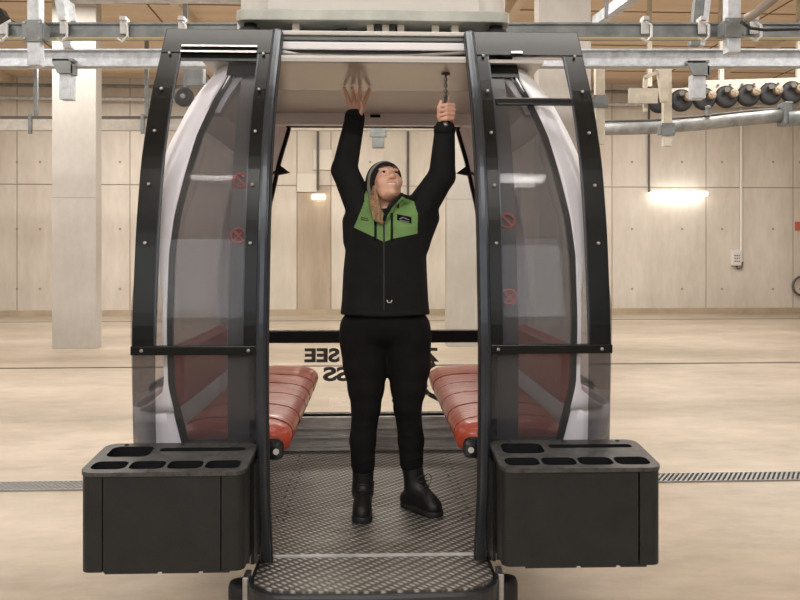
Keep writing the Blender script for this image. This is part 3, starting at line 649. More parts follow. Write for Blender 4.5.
# ------------------------------------------------ door leaves
for s in (-1, 1):
    L = 'left' if s < 0 else 'right'
    b = MB(CO)
    curved(b, s*.915, s*.828, 1.235, 2.60, 0, .028); curved(b, s*.50, s*.44, 1.235, 2.60, 0, .028)
    zt = 2.475
    curved(b, s*.915, s*.44, zt, 2.605, -.004, .034)
    LF = part(b, 'door_leaf', BLACK, bevel=.004)
    LF['label'] = 'sliding door leaf with smoked lower panel, '+L+' of the opening'
    b = MB(CO); curved(b, s*.918, s*.44, 1.225, 1.26, -.008, .04); part(b, 'mid_rail', BLACK, LF, bevel=.004)
    b = MB(CO); curved(b, s*.447, s*.403, .39, 2.605, -.03, .075); part(b, 'edge_post', POSTM, LF, bevel=.014)
    b = MB(CO); curved(b, s*.412, s*.400, .39, 2.6, -.012, .03); part(b, 'edge_seal', RUBBER, LF)
    for xg in (.830, .498):
        b = MB(CO); curved(b, s*xg-.0025, s*xg+.0025, 1.262, zt, -.002, .012); part(b, 'glazing_bead', POSTM, LF)
    g0 = zt if s < 0 else 2.26
    b = MB(CO); curved(b, s*.83, s*.50, 1.26, g0, .012, .005); part(b, 'upper_pane', LEAFG, LF)
    b = MB(CO); curved(b, s*.83, s*.47, .42, 1.226, .012, .005); part(b, 'lower_pane', LEAFG, LF)
    b = MB(CO); curved(b, s*.915, s*.83, .42, 1.226, .012, .005); part(b, 'lower_side_strip', STILEG, LF)
    b = MB(CO); curved(b, s*.475, s*.447, .42, 1.226, .010, .008); part(b, 'lower_side_strip', STILEG, LF)
    if s < 0:
        b = MB(CO); curved(b, s*.83, s*.505, 2.505, 2.514, -.014, .02); curved(b, s*.83, s*.505, 2.475, 2.484, -.014, .02); part(b, 'vent_strip', ALU, LF)
        b = MB(CO); curved(b, s*.83, s*.50, 2.435, 2.475, .004, .01); part(b, 'vent_frame', BLACK, LF)
    else:
        b = MB(CO); curved(b, s*.832, s*.505, 2.225, 2.26, -.012, .03); part(b, 'vent_bar', BLACK, LF, bevel=.008)
        b = MB(CO); curved(b, s*.60, s*.65, 2.485, 2.497, -.01, .01); part(b, 'vent_latch', ALU, LF)
    zsc = [(.875, 2.47), (.875, 2.29), (.875, 2.10), (.875, 1.88), (.875, 1.65), (.875, 1.243), (.475, 2.47), (.475, 2.29), (.475, 2.10), (.475, 1.88), (.475, 1.65), (.475, 1.243)]
    for (x, z) in zsc:
        b = MB(CO); b.lathe((s*x, Yl(z)-.014, z), [(.003, -.002), (.0062, 0), (.0062, .012)], 10, 'y'); part(b, 'screw', ALU, LF)
    # ski rack
    X0, X1 = (-1.003, -.448) if s < 0 else (.448, 1.005)
    yF, yR = 2.70, 3.0
    def zt_(y): return .862+(y-yF)/(yR-yF)*.026
    def rr(x0, x1, y0, y1, r, n=5):
        pts = []
        for cx, cy, a0 in ((x1-r, y1-r, 0), (x0+r, y1-r, PI/2), (x0+r, y0+r, PI), (x1-r, y0+r, 1.5*PI)):
            for k in range(n+1): t = a0+k/n*PI/2; pts.append((cx+r*math.cos(t), cy+r*math.sin(t)))
        return pts
    W = X1-X0
    outer = rr(X0-.006, X1+.006, yF-.008, yR, .045)
    holes = []
    for k in range(4):
        a = X0+.018+k*(W-.030)/4; holes.append(rr(a, a+(W-.030)/4-.010, yF+.025, yF+.105, .026))
    holes.append(rr(X0+.03, X0+.03+.155, yF+.15, yF+.262, .03)); holes.append(rr(X0+.21, X1-.03, yF+.205, yF+.245, .017))
    bm = bmesh.new(); loops = []
    for lp in [outer]+holes:
        vv = [bm.verts.new((x, y-4.05, zt_(y))) for x, y in lp]; loops.append(vv)
        for i in range(len(vv)): bm.edges.new((vv[i], vv[(i+1) % len(vv)]))
    bmesh.ops.triangle_fill(bm, use_beauty=True, use_dissolve=False, edges=list(bm.edges), normal=(0, 0, 1))
    def skirt(vv, dz, x0=0, mi=0):
        lo = [bm.verts.new((v.co.x, v.co.y, v.co.z-dz)) for v in vv]; n = len(vv)
        for i in range(n):
            f = bm.faces.new((vv[i], vv[(i+1) % n], lo[(i+1) % n], lo[i])); f.material_index = mi
        return lo
    skirt(loops[0], .014)
    for vv in loops[1:]:
        lo = skirt(vv, .26, mi=1); f = bm.faces.new(lo); f.material_index = 1
    bmesh.ops.recalc_face_normals(bm, faces=bm.faces)
    me = bpy.data.meshes.new('rack_top'); bm.to_mesh(me); bm.free()
    # rack body
    b = MB(CO); zb = .518; xm = (X0+.075 if s < 0 else X0+.0, X1-.078)
    zt2 = .858
    if s < 0: b.box((X0, yF, zb), (xm[0]-.002, yR, zt2)); b.box((xm[0]+.001, yF, zb), (xm[1]-.001, yR-.02, zt2)); b.box((xm[1]+.001, yF, zb), (X1, yR, zt2))
    else: b.box((X0, yF, zb), (xm[1]-.0025, yR, zt2)); b.box((xm[1]+.0025, yF, zb), (X1, yR, zt2))
    # keep the pockets clear: body built as an open shell
    b = MB(CO)
    def wall(xa, xb):
        b.box((xa, yF, zb), (xb, yF+.012, zt2))
    if s < 0: wall(X0+.03, xm[0]-.002); wall(xm[0]+.002, xm[1]-.002); wall(xm[1]+.002, X1-.03)
    else: wall(X0+.03, xm[1]-.003); wall(xm[1]+.003, X1-.03)
    for (cx, sg) in ((X0+.03, -1), (X1-.03, 1)):     # rounded vertical corners and sides
        pts = []
        for k in range(7): t = k/6*PI/2; pts.append((cx+sg*.03*math.sin(t), yF+.03-.03*math.cos(t)))
        pts.append((cx+sg*.03, yR-.01))
        inn = [(p[0]-sg*.008, p[1]+(.008 if i < 7 else 0)) for i, p in enumerate(pts)]
        ring = pts+inn[::-1]; slabxy(b, ring, zb, zt2)
    b.box((X0+.01, yR-.02, zb), (X1-.01, yR-.008, zt2)); b.box((X0+.01, yF+.008, zb+.004), (X1-.01, yR-.01, zb+.014))
    RK = part(b, 'ski_rack', PLAST); RK['label'] = 'black plastic ski rack on the '+L+' door leaf'
    finish('rack_top', me, [PLTOP, BLACKG], RK)
    b = MB(CO); b.box((X0+.08, yF+.005, zb-.008), (X0+.26, yF+.03, zb+.002)); b.box((X0+.275, yF+.005, zb-.008), (X0+.40, yF+.03, zb+.002)); b.box((X0+.415, yF+.005, zb-.008), (X1-.05, yF+.03, zb+.002)); part(b, 'bottom_lip', RUBBER, RK)
    b = MB(CO); xi = s*.447
    b.box((min(xi, xi-s*.012), 2.85, .48), (max(xi, xi-s*.012), 3.03, .84)); b.box((X0+.05, 2.985, .55), (X1-.05, 3.02, .60)); b.box((X0+.05, 2.985, .78), (X1-.05, 3.0, .83)); part(b, 'mounting_bracket', BLACK, RK)
    for k in range(3): b = MB(CO); b.lathe((X0+.07+k*.21, yR-.02, zt_(yR)-.004), [(.009, 0), (.007, .007)], 8); part(b, 'rack_screw', RUBBER, RK)
    # outer bumper strip on the side of the body
    b = MB(CO); b.box((s*1.0-.03, 3.6, .95), (s*1.0+.03, 4.5, 1.02)); part(b, 'side_bumper', RUBBER, bevel=.02)

# hanger frame on the roof
b = MB(CO); b.box((-.55, 3.62, 2.715), (.55, 4.5, 3.15)); HF = part(b, 'hanger_frame', WHITEW, bevel=.01)
b = MB(CO); slabxy(b, outline(.05, .622, 3.53, 4.6), 2.662, 2.712); part(b, 'flange_plate', mat('pale_green_grey_steel', (.40, .415, .38), .45, .3, .15, 8), HF, bevel=.004)
for s in (-1, 1):
    b = MB(CO); b.lathe((s*.55, 3.64, 2.712), [(.060, 0), (.064, .01), (.064, .5)], 24); part(b, 'end_post', WHITEW, HF, smooth=True)
    b = MB(CO); b.lathe((s*.565, 3.60, 2.60), [(.03, 0), (.03, .012), (.05, .016), (.055, .028), (.05, .04), (.03, .045), (.03, .062)], 20); part(b, 'rubber_damper', RUBBER, HF, smooth=True)
    b = MB(CO); b.box((s*.62-.07, 3.72, 2.60), (s*.62+.10, 3.9, 2.645)); part(b, 'roof_block', mat('olive_box', (.12, .13, .10), .5), HF)
for x in (-.36, -.02, .05, .12, .28, .37): b = MB(CO); b.box((x-.012, 3.58, 2.60), (x+.02, 3.64, 2.662)); part(b, 'spacer', CREAM, HF)
for x in (.02, .085): b = MB(CO); b.box((x-.014, 3.57, 2.60), (x+.012, 3.62, 2.66)); part(b, 'rubber_pad', RUBBER, HF)
b = MB(CO)
b.tube([(-.50, 3.6, 2.62), (-.44, 3.6, 2.635), (-.36, 3.6, 2.62)], .008, 8); b.tube([(-.28, 3.6, 2.615), (-.22, 3.6, 2.63), (-.12, 3.6, 2.645)], .007, 8); part(b, 'roof_cable', RUBBER, HF)

b = MB(CO); b.tube([(0, 4.05, 3.1), (0, 4.05, 3.6), (0, 4.15, 4.0), (0, 4.3, 4.4), (0, 4.3, 4.9)], .07, 16); b.box((-.3, 4.15, 4.85), (.3, 4.45, 5.05)); part(b, 'hanger_arm', GALV, HF, smooth=False)
# ================================================================ WOMAN (distance-field modelling)
class Field:
    def __init__(s, lo, hi, h):
        s.h = h; s.lo = np.array(lo, float); s.n = (np.ceil((np.array(hi)-s.lo)/h)+1).astype(int); s.F = np.full(s.n, 1., np.float32)
    def sub(s, lo, hi, m):
        a = np.clip(np.floor((np.array(lo)-m-s.lo)/s.h).astype(int), 0, s.n); c = np.clip(np.ceil((np.array(hi)+m-s.lo)/s.h).astype(int)+1, 0, s.n)
        sl = tuple(slice(i, j) for i, j in zip(a, c))
        ax = [s.lo[i]+np.arange(a[i], c[i])*s.h for i in range(3)]
        return sl, np.meshgrid(*ax, indexing='ij')
    def put(s, sl, d, k, op='u'):
        d = d.astype(np.float32); A = s.F[sl]
        if op == 'u':
            t = np.clip(.5+.5*(A-d)/k, 0, 1); s.F[sl] = A*(1-t)+d*t-k*t*(1-t)
        else:
            d = -d; t = np.clip(.5-.5*(A-d)/k, 0, 1); s.F[sl] = A*(1-t)+d*t+k*t*(1-t)
    def cap(s, p, q, r0, r1, k=.02, op='u', M=None):
        p = np.array(p, float); q = np.array(q, float); m = max(r0, r1)+k+3*s.h
        if M is not None: p = np.array(M @ Vector(p)); q = np.array(M @ Vector(q))
        sl, (x, y, z) = s.sub(np.minimum(p, q), np.maximum(p, q), m)
        d = q-p; L = max(d @ d, 1e-9); t = np.clip(((x-p[0])*d[0]+(y-p[1])*d[1]+(z-p[2])*d[2])/L, 0, 1)
        D = np.sqrt((x-p[0]-t*d[0])**2+(y-p[1]-t*d[1])**2+(z-p[2]-t*d[2])**2)-(r0+(r1-r0)*t)
        s.put(sl, D, k, op)
    def ell(s, c, r, k=.02, op='u', M=None):
        R = max(r); c = Vector(c); cw = M @ c if M is not None else c
        sl, (x, y, z) = s.sub(np.array(cw)-R, np.array(cw)+R, k+3*s.h)
        if M is not None:
            I = np.array(M.inverted()); X = I[0, 0]*x+I[0, 1]*y+I[0, 2]*z+I[0, 3]; Y = I[1, 0]*x+I[1, 1]*y+I[1, 2]*z+I[1, 3]; Z = I[2, 0]*x+I[2, 1]*y+I[2, 2]*z+I[2, 3]
        else: X, Y, Z = x, y, z
        k0 = np.sqrt(((X-c.x)/r[0])**2+((Y-c.y)/r[1])**2+((Z-c.z)/r[2])**2); k1 = np.sqrt(((X-c.x)/r[0]**2)**2+((Y-c.y)/r[1]**2)**2+((Z-c.z)/r[2]**2)**2)
        s.put(sl, k0*(k0-1)/np.maximum(k1, 1e-6), k, op)
    def loft(s, rows, k=.02, zlo=None, zhi=None):   # rows: (z, cx, cy, a, b)
        rows = sorted(rows); R = np.array(rows); z0 = R[0, 0] if zlo is None else zlo; z1 = R[-1, 0] if zhi is None else zhi
        lo = [(R[:, 1]-R[:, 3]).min(), (R[:, 2]-R[:, 4]).min(), z0]; hi = [(R[:, 1]+R[:, 3]).max(), (R[:, 2]+R[:, 4]).max(), z1]
        sl, (x, y, z) = s.sub(lo, hi, k+3*s.h)
        g = lambda i: np.interp(z, R[:, 0], R[:, i])
        a, bb = g(3), g(4); q = np.sqrt(((x-g(1))/a)**2+((y-g(2))/bb)**2)
        D = (q-1)*np.minimum(a, bb); D = np.maximum(D, np.maximum(z0-z, z-z1)); s.put(sl, D, k)
    def clipplane(s, p, nrm):     # keep the side against the normal
        ax = [s.lo[i]+np.arange(s.n[i])*s.h for i in range(3)]
        D = ((ax[0]-p[0])*nrm[0])[:, None, None]+((ax[1]-p[1])*nrm[1])[None, :, None]+((ax[2]-p[2])*nrm[2])[None, None, :]
        s.F = np.maximum(s.F, D.astype(np.float32))
    def mesh(s, name):
        Fv = s.F; S = Fv < 0; n = s.n
        c = [S[i:n[0]-1+i, j:n[1]-1+j, k:n[2]-1+k] for i in (0, 1) for j in (0, 1) for k in (0, 1)]
        al = c[0].copy(); an = c[0].copy()
        for q in c[1:]: al &= q; an |= q
        act = an & ~al; idx = np.argwhere(act); ids = np.full(act.shape, -1, np.int64); ids[act] = np.arange(len(idx))
        acc = np.zeros((len(idx), 3)); cnt = np.zeros(len(idx)); off = [(i, j, k) for i in (0, 1) for j in (0, 1) for k in (0, 1)]
        for a in off:
            for ax in range(3):
                if a[ax]: continue
                bb = list(a); bb[ax] = 1
                A = Fv[idx[:, 0]+a[0], idx[:, 1]+a[1], idx[:, 2]+a[2]]; B = Fv[idx[:, 0]+bb[0], idx[:, 1]+bb[1], idx[:, 2]+bb[2]]
                m = (A < 0) != (B < 0); t = np.where(m, A/np.where(A-B == 0, 1, A-B), 0)
                pt = np.tile(np.array(a, float), (len(idx), 1)); pt[:, ax] += t
                acc[m] += pt[m]; cnt[m] += 1
        V = s.lo+(idx+acc/cnt[:, None])*s.h
        faces = []
        for ax in range(3):
            o1, o2 = [(1, 2), (2, 0), (0, 1)][ax]
            sa = [slice(None)]*3; sb = [slice(None)]*3; sa[ax] = slice(0, n[ax]-1); sb[ax] = slice(1, n[ax])
            A, B = S[tuple(sa)], S[tuple(sb)]; e = np.argwhere(A != B)
            e = e[(e[:, o1] > 0) & (e[:, o2] > 0) & (e[:, o1] < n[o1]-1) & (e[:, o2] < n[o2]-1)]
            fl = A[e[:, 0], e[:, 1], e[:, 2]]
            def cid(d1, d2):
                q = e.copy(); q[:, o1] += d1; q[:, o2] += d2; return ids[q[:, 0], q[:, 1], q[:, 2]]
            Q = np.stack([cid(-1, -1), cid(0, -1), cid(0, 0), cid(-1, 0)], 1); Q[~fl] = Q[~fl][:, ::-1]
            faces.append(Q)
        Fc = np.concatenate(faces); me = bpy.data.meshes.new(name)
        me.from_pydata(V.tolist(), [], Fc.tolist()); me.validate(); me.update(); return me
FT = Vector((-.06, 3.7, ZF))
WOM = empty('person', FT, 'smiling woman in black and green jacket reaching up to the cabin ceiling', 'person')
def shift(me):
    for v in me.vertices: v.co -= FT
def fin(F_, name, m, parent=WOM, **kw):
    me = F_.mesh(name) if isinstance(F_, Field) else F_; shift(me); return finish(name, me, m, parent, smooth=True, **kw)
Y0 = 3.72
# joints
sL, eL, wL = P(357, 213, 3.76), P(344.5, 170, 3.76), P(355.5, 120.5, 3.90)
sR, eR, wR = P(421, 216, 3.74), P(442, 176, 3.66), P(445, 128, 3.62)
HC = P(385.5, 184, 3.70)
HM = Matrix.Translation(HC) @ Matrix.Rotation(math.radians(19), 4, 'Z') @ Matrix.Rotation(math.radians(-29), 4, 'X') @ Matrix.Rotation(math.radians(0), 4, 'Y')
# rotation X by -24 tips the face (which looks along -y) upwards
B = Field((-.40, 3.44, ZF+.02), (.32, 4.05, 2.46), .0035)
# --- head
B.ell((0, .012, .028), (.074, .092, .082), .02, M=HM)
B.ell((0, -.022, -.038), (.056, .064, .062), .03, M=HM)
B.cap((-.020, -.040, -.072), (.020, -.040, -.072), .026, .026, .025, M=HM)
B.ell((0, -.068, -.090), (.018, .016, .015), .022, M=HM)
for s in (-1, 1):
    B.ell((s*.036, -.060, -.026), (.026, .025, .026), .02, M=HM)
    B.ell((s*.031, -.086, .012), (.015, .010, .010), .012, 's', M=HM)
    B.cap((s*.015, -.083, .030), (s*.045, -.072, .032), .006, .005, .012, M=HM)
    B.cap((s*.021, -.079, .0195), (s*.042, -.073, .0185), .0045, .004, .004, M=HM); B.cap((s*.021, -.078, .002), (s*.042, -.072, .003), .0050, .0045, .005, M=HM)
    B.cap((s*.017, -.086, -.018), (s*.030, -.080, -.040), .004, .005, .012, M=HM)
    B.ell((s*.010, -.097, -.026), (.008, .008, .007), .008, M=HM)
B.cap((0, -.083, .014), (0, -.104, -.020), .0075, .0105, .012, M=HM)
B.cap((-.020, -.074, -.059), (0, -.082, -.064), .012, .013, .015, M=HM); B.cap((.020, -.074, -.059), (0, -.082, -.064), .012, .013, .015, M=HM)
B.cap((-.022, -.084, -.055), (0, -.094, -.061), .004, .0055, .004, 's', M=HM); B.cap((.022, -.084, -.055), (0, -.094, -.061), .004, .0055, .004, 's', M=HM)
# --- neck, torso
nk = P(386, 214, 3.74)
B.cap(HM @ Vector((0, .035, -.04)), nk, .050, .056, .02)
px2 = lambda px, Y=Y0: (px-CX)/F*Y
pz2 = lambda py, Y=Y0: CZ-(py-CY)/F*Y
B.loft([(pz2(330), px2(385), 3.74, .17, .10), (pz2(275), px2(385), 3.74, .15, .10), (pz2(235), px2(386), 3.74, .16, .10), (pz2(212), px2(387), 3.75, .12, .085)], .04)
for a, c, d in ((sL, eL, wL), (sR, eR, wR)):
    B.cap(a, c, .052, .042, .03); B.cap(c, d, .042, .028, .02)
# --- legs
LEG = {'L': [(P(367, 342, 3.74), .095), (P(366, 407, 3.70), .054), (P(363, 459, 3.70), .046), (P(363, 500, 3.70), .036)],
       'R': [(P(406, 342, 3.74), .095), (P(407.5, 407, 3.72), .054), (P(411, 459, 3.76), .046), (P(412, 495, 3.78), .036)]}
for kk, ch in LEG.items():
    for (a, ra), (c, rc) in zip(ch[:-1], ch[1:]): B.cap(a, c, ra-.015, rc-.012, .02)
# --- left hand: open, fingertips on the ceiling
ZC = 2.438
hw = wL; pk = wL+Vector((.006, .0, .083))
B.cap(wL, wL+Vector((-.014, -.002, .045)), .022, .017, .012); B.cap(wL, wL+Vector((.014, -.002, .045)), .022, .017, .012)
kn = [pk+Vector((dx, 0, dz)) for dx, dz in ((-.030, -.012), (-.010, .002), (.012, .001), (.032, -.010))]
for q in kn: B.cap(wL+Vector(((q.x-wL.x)*.4, 0, .02)), q, .015, .0115, .010)
tips = [Vector((-.058, -.030)), Vector((-.018, -.038)), Vector((.020, -.036)), Vector((.066, -.016))]
for i, (q, t) in enumerate(zip(kn, tips)):
    tip = Vector((wL.x+.004+t.x, wL.y+t.y+.0, ZC-.008)); mid = (q+tip)/2+Vector((0, .018, .006)) if i in (1, 2) else (q+tip)/2+Vector((0, .008, .002))
    m2 = mid.lerp(tip, .55)+Vector((0, .004, 0))
    B.cap(q, mid, .0118, .0105, .004); B.cap(mid, m2, .0105, .0098, .003); B.cap(m2, tip, .0098, .0082, .003)
th = wL+Vector((.020, -.018, .018)); t2 = wL+Vector((.036, -.040, .050)); t3 = wL+Vector((.030, -.048, .082))
B.cap(wL+Vector((.008, -.006, .0)), th, .017, .0145, .01); B.cap(th, t2, .0135, .0105, .005); B.cap(t2, t3, .0105, .0082, .003)
# --- right hand: fist round the tool
TX, TY = P(445.5, 100, 3.60).x, 3.585
fc = Vector((TX, TY, 2.255))
B.cap(wR, fc+Vector((.0, .03, -.035)), .026, .026, .015)
for i in range(4):
    z = .030-i*.0205; e = [1, 1.05, 1, .85][i]
    k0 = fc+Vector((.030, .022, z)); k1 = fc+Vector((.034*e, -.012, z+.004)); k2 = fc+Vector((.004, -.030*e, z+.003)); k3 = fc+Vector((-.019, -.018, z))
    B.cap(fc+Vector((.008, .036, z*.8-.008)), k0, .017, .0125, .012)
    B.cap(k0, k1, .0115, .0105, .004); B.cap(k1, k2, .0105, .0098, .003); B.cap(k2, k3, .0095, .0085, .003)
B.cap(fc+Vector((-.008, .03, -.04)), fc+Vector((-.026, .008, -.012)), .020, .0155, .01); B.cap(fc+Vector((-.026, .008, -.012)), fc+Vector((-.031, -.010, .022)), .0135, .011, .005); B.cap(fc+Vector((-.031, -.010, .022)), fc+Vector((-.022, -.014, .052)), .0105, .0082, .003)
BODY = fin(B, 'body', SKIN); del B
# --- face details
def fm(b, name, m): return b.build(name, m, WOM, smooth=True)
def H(x, y, z): return HM @ Vector((x, y, z))
for s in (-1, 1):
    b = MB(FT)
    n = 12; c = H(s*.031, -.0705, .0105)
    vs = [c+Vector((.0108*math.sin(PI*i/8)*math.cos(2*PI*k/n), .0108*math.sin(PI*i/8)*math.sin(2*PI*k/n), .0108*math.cos(PI*i/8))) for i in range(9) for k in range(n)]
    b.add(vs, [(i*n+k, i*n+(k+1) % n, (i+1)*n+(k+1) % n, (i+1)*n+k) for i in range(8) for k in range(n)])
    e = fm(b, 'eye', EYEW)
    b = MB(FT); b.lathe((0, 0, 0), [(.0, -.002), (.0062, -.0015), (.0062, .001)], 12, 'y')
    RM = HM.to_3x3(); q = H(s*.031+.0015, -.0805, .0125)
    b.v = [RM @ (v+FT)+q-FT for v in b.v]; b.build('iris', IRIS, e)
    b = MB(FT); b.tube([H(s*.018, -.0825, .0135), H(s*.025, -.0850, .0170), H(s*.034, -.0825, .0168), H(s*.044, -.0755, .0115)], .0013, 6); fm(b, 'upper_lash', BROW)
    b = MB(FT); b.tube([H(s*.014, -.090, .035), H(s*.03, -.087, .040), H(s*.046, -.077, .035)], [.0012, .0018, .001], 6); fm(b, 'eyebrow', mat('light_brow', (.30, .17, .10), .8))
HQ = lambda x, y, z: H(x, y+.0025, z-.009)
b = MB(FT); b.tube([HQ(-.025, -.0825, -.0430), HQ(-.014, -.0900, -.0490), HQ(0, -.0935, -.0515), HQ(.014, -.0900, -.0490), HQ(.025, -.0825, -.0430)], [.002, .0050, .0062, .0050, .002], 8); fm(b, 'teeth', TEETH)
b = MB(FT)
for dz, dy, bow in ((.0068, -.0955, .0), (-.0070, -.0945, -.006)):
    b.tube([HQ(-.029, -.0800, -.0405), HQ(-.015, dy+.0045, -.0490+dz+bow*.5), HQ(0, dy, -.0520+dz+bow), HQ(.015, dy+.0045, -.0490+dz+bow*.5), HQ(.029, -.0800, -.0405)], [.0014, .0024, .0028, .0024, .0014], 8)
fm(b, 'lips', LIP)
# --- beanie
K = Field(HC-Vector((.15, .16, .15)), HC+Vector((.15, .16, .17)), .0035)
K.ell((0, .014, .028), (.084, .101, .090), .02, M=HM); K.ell((0, .06, .0), (.078, .072, .085), .03, M=HM); K.ell((0, .04, .058), (.06, .07, .06), .03, M=HM)
I3 = HM.to_3x3()
pn = I3 @ Vector((0, -.77, -.64)); pp = HM @ Vector((0, -.080, .050)); K.clipplane(pp, pn)
me = K.mesh('beanie')
bm = bmesh.new(); bm.from_mesh(me); nn = -pn.normalized()
for dd in (.026, .052):
    bmesh.ops.bisect_plane(bm, geom=list(bm.verts)+list(bm.edges)+list(bm.faces), plane_co=pp+nn*dd, plane_no=nn, dist=1e-5)
for f in bm.faces:
    dd = (f.calc_center_median()-pp).dot(nn); f.material_index = 1 if .026 < dd < .052 else 0
bm.to_mesh(me); bm.free(); fin(me, 'beanie', [BLACKK, GREYK])
# --- hair
Hf = Field((-.26, 3.5, 1.66), (.06, 3.86, 2.08), .0035)
rnd = random.Random(3)
for i in range(26):
    u = (i % 13)/12; v = rnd.uniform(-1, 1); lay = .012*(i//13)
    st = H(-.064, .045-u*.06, -.050+.02*u)
    pts = [st, P(370.5+u*6, 197+v, 3.665-.02*u-lay), P(371.5+u*7.5+v*.6, 205, 3.63-lay), P(373+u*8-v*.8, 213, 3.60-lay), P(373.5+u*10+v, 219+3*v+u*4, 3.585)]
    for k, (p, q) in enumerate(zip(pts[:-1], pts[1:])): Hf.cap(p, q, [.0085, .008, .0072, .006][k], [.008, .0072, .006, .002][k], .0025)
fin(Hf, 'hair', HAIR)
# --- jacket
J = Field((-.46, 3.46, 1.26), (.36, 4.05, 2.38), .005)
zz = pz2
J.loft([(zz(314.5), px2(385), 3.745, .214, .150), (zz(300), px2(385), 3.745, .207, .146), (zz(270), px2(385), 3.745, .200, .140), (zz(245), px2(386), 3.74, .192, .138), (zz(228), px2(386.5), 3.74, .190, .135), (zz(214), px2(387), 3.745, .17, .12), (zz(203), px2(388), 3.75, .10, .09)], .035)
J.cap(P(366, 219, 3.74), eL, .078, .061, .035); J.cap(eL, P(355, 118.5, 3.905), .062, .050, .012)
J.cap(P(412, 222, 3.74), eR, .082, .062, .035); J.cap(eR, P(444.8, 129, 3.62), .063, .047, .012)
J.cap(P(358, 205, 3.75), eL, .055, .055, .02)
# soft folds
rf = random.Random(8)
J.cap(P(428, 218, 3.74), P(421, 244, 3.74), .055, .040, .03); J.cap(P(352, 222, 3.74), P(352, 240, 3.74), .045, .038, .03)
J.cap((px2(350), 3.62, zz(312)), (px2(385), 3.597, zz(313)), .008, .008, .008); J.cap((px2(385), 3.597, zz(313)), (px2(420), 3.62, zz(312)), .008, .008, .008)
# collar and hood
def ring(c, rx, ry, z, r, a0, a1, k=.012, n=16, tilt=0):
    pts = [(c[0]+rx*math.cos(t), c[1]+ry*math.sin(t), z+tilt*math.sin(t)+.0) for t in np.linspace(a0, a1, n)]
    for p, q in zip(pts[:-1], pts[1:]): J.cap(p, q, r, r, k)
nc = P(388, 205, 3.745)
ring(nc, .085, .075, nc.z, .020, -1.2, PI+1.25, tilt=.03); ring(nc, .082, .072, nc.z+.025, .016, -1.0, PI+.9, tilt=.03)
J.cap(P(394, 209, 3.65), P(404, 199, 3.66), .016, .015, .012); J.cap(P(404, 199, 3.66), P(415, 199, 3.70), .016, .018, .012)
J.cap(P(384, 222, 3.605), P(392, 209, 3.62), .012, .014, .012)
# open neck and flat cuffs
J.cap(P(386, 216, 3.74), P(382, 197, 3.66), .040, .050, .01, 's'); J.cap(P(379, 219, 3.60), P(382, 206, 3.60), .012, .026, .01, 's')
J.cap(P(385, 217, 3.60), P(391, 207, 3.61), .012, .013, .01); J.cap(P(391, 207, 3.61), P(401, 197.5, 3.635), .013, .014, .01); J.cap(P(401, 197.5, 3.635), P(412, 200, 3.68), .014, .016, .012)
me = J.mesh('jacket'); del J
poly = [P(x, y, 3.62) for x, y in ((354, 227.5), (373, 236.5), (384, 242), (392, 239), (417.5, 233.5), (418, 214), (414.5, 203), (415, 200.5), (402, 196), (391, 206), (384, 214), (378, 200), (366, 191), (363.5, 204))]
poly = [(p.x, p.z) for p in poly]
bm = bmesh.new(); bm.from_mesh(me)
for i in range(len(poly)):
    a, c = poly[i], poly[(i+1) % len(poly)]
    nrm = Vector((c[1]-a[1], 0, -(c[0]-a[0]))).normalized()
    near = [f for f in bm.faces if f.calc_center_median().y < 3.74 and min(a[0], c[0])-.02 < f.calc_center_median().x < max(a[0], c[0])+.02 and min(a[1], c[1])-.02 < f.calc_center_median().z < max(a[1], c[1])+.02]
    g = set(near); [g.update(f.edges) for f in near]; [g.update(f.verts) for f in near]
    bmesh.ops.bisect_plane(bm, geom=list(g), plane_co=(a[0], 3.6, a[1]), plane_no=nrm, dist=1e-5)
def inside(x, z):
    r = False; n = len(poly)
    for i in range(n):
        (x0, z0), (x1, z1) = poly[i], poly[(i+1) % n]
        if (z0 > z) != (z1 > z) and x < (x1-x0)*(z-z0)/(z1-z0)+x0: r = not r
    return r
for f in bm.faces:
    c = f.calc_center_median()
    if c.y < 3.76 and inside(c.x*3.62/c.y, CZ+(c.z-CZ)*3.62/c.y): f.material_index = 1
    elif nc.z-.02 < c.z < nc.z+.05 and abs(c.x-nc.x) < .11 and c.y < 3.80 and c.x < nc.x-.04: f.material_index = 1
bm.to_mesh(me); bm.free()
JK = fin(me, 'jacket', [JBLACK, JGREEN])
bpy.context.view_layer.update()
from mathutils.bvhtree import BVHTree
bv = BVHTree.FromPolygons([v.co+FT for v in me.vertices], [tuple(p.vertices) for p in me.polygons])
def onj(px, py, lift=.002):     # point on the jacket front along the viewing ray
    d = P(px, py, 3.7)-Vector((0, 0, CZ)); d.normalize(); h = bv.ray_cast(Vector((0, 0, CZ)), d)
    return (h[0] if h[0] else P(px, py, 3.6))-d*lift
def strip(name, pts, r, m, parent=JK):
    b = MB(FT); b.tube([onj(*p) for p in pts], r, 6); return b.build(name, m, parent, smooth=True)
strip('zip', [(384, y) for y in range(222, 315, 6)], .0045, mat('zip_dark', (.03, .03, .032), .5))
strip('pocket_zip', [(375.5, y) for y in (222, 228, 234, 240)], .0065, BLACK); strip('pocket_zip', [(391.8, y) for y in (213, 220, 227, 234, 240)], .006, BLACK)
strip('zip_pull', [(391.9, 213), (391.9, 218)], .004, mat('zip_brown', (.25, .08, .03), .5)); strip('zip_pull', [(398.5, 204), (398, 208)], .005, BLACK)
strip('carabiner', [(387, 300), (388, 302.5), (391, 302.5), (392, 300)], .0025, PVC)
strip('collar_edge', [(384, 221), (386, 214), (391, 206), (396, 200.5), (401, 195), (406, 196.5), (411, 198), (416, 200)], .009, JBLACK)
strip('chest_print', [(361, 217.5), (364, 218), (368, 218.5)], .0018, BLACK); strip('chest_print', [(361, 219.5), (364, 220), (368.5, 220.5)], .0018, BLACK)
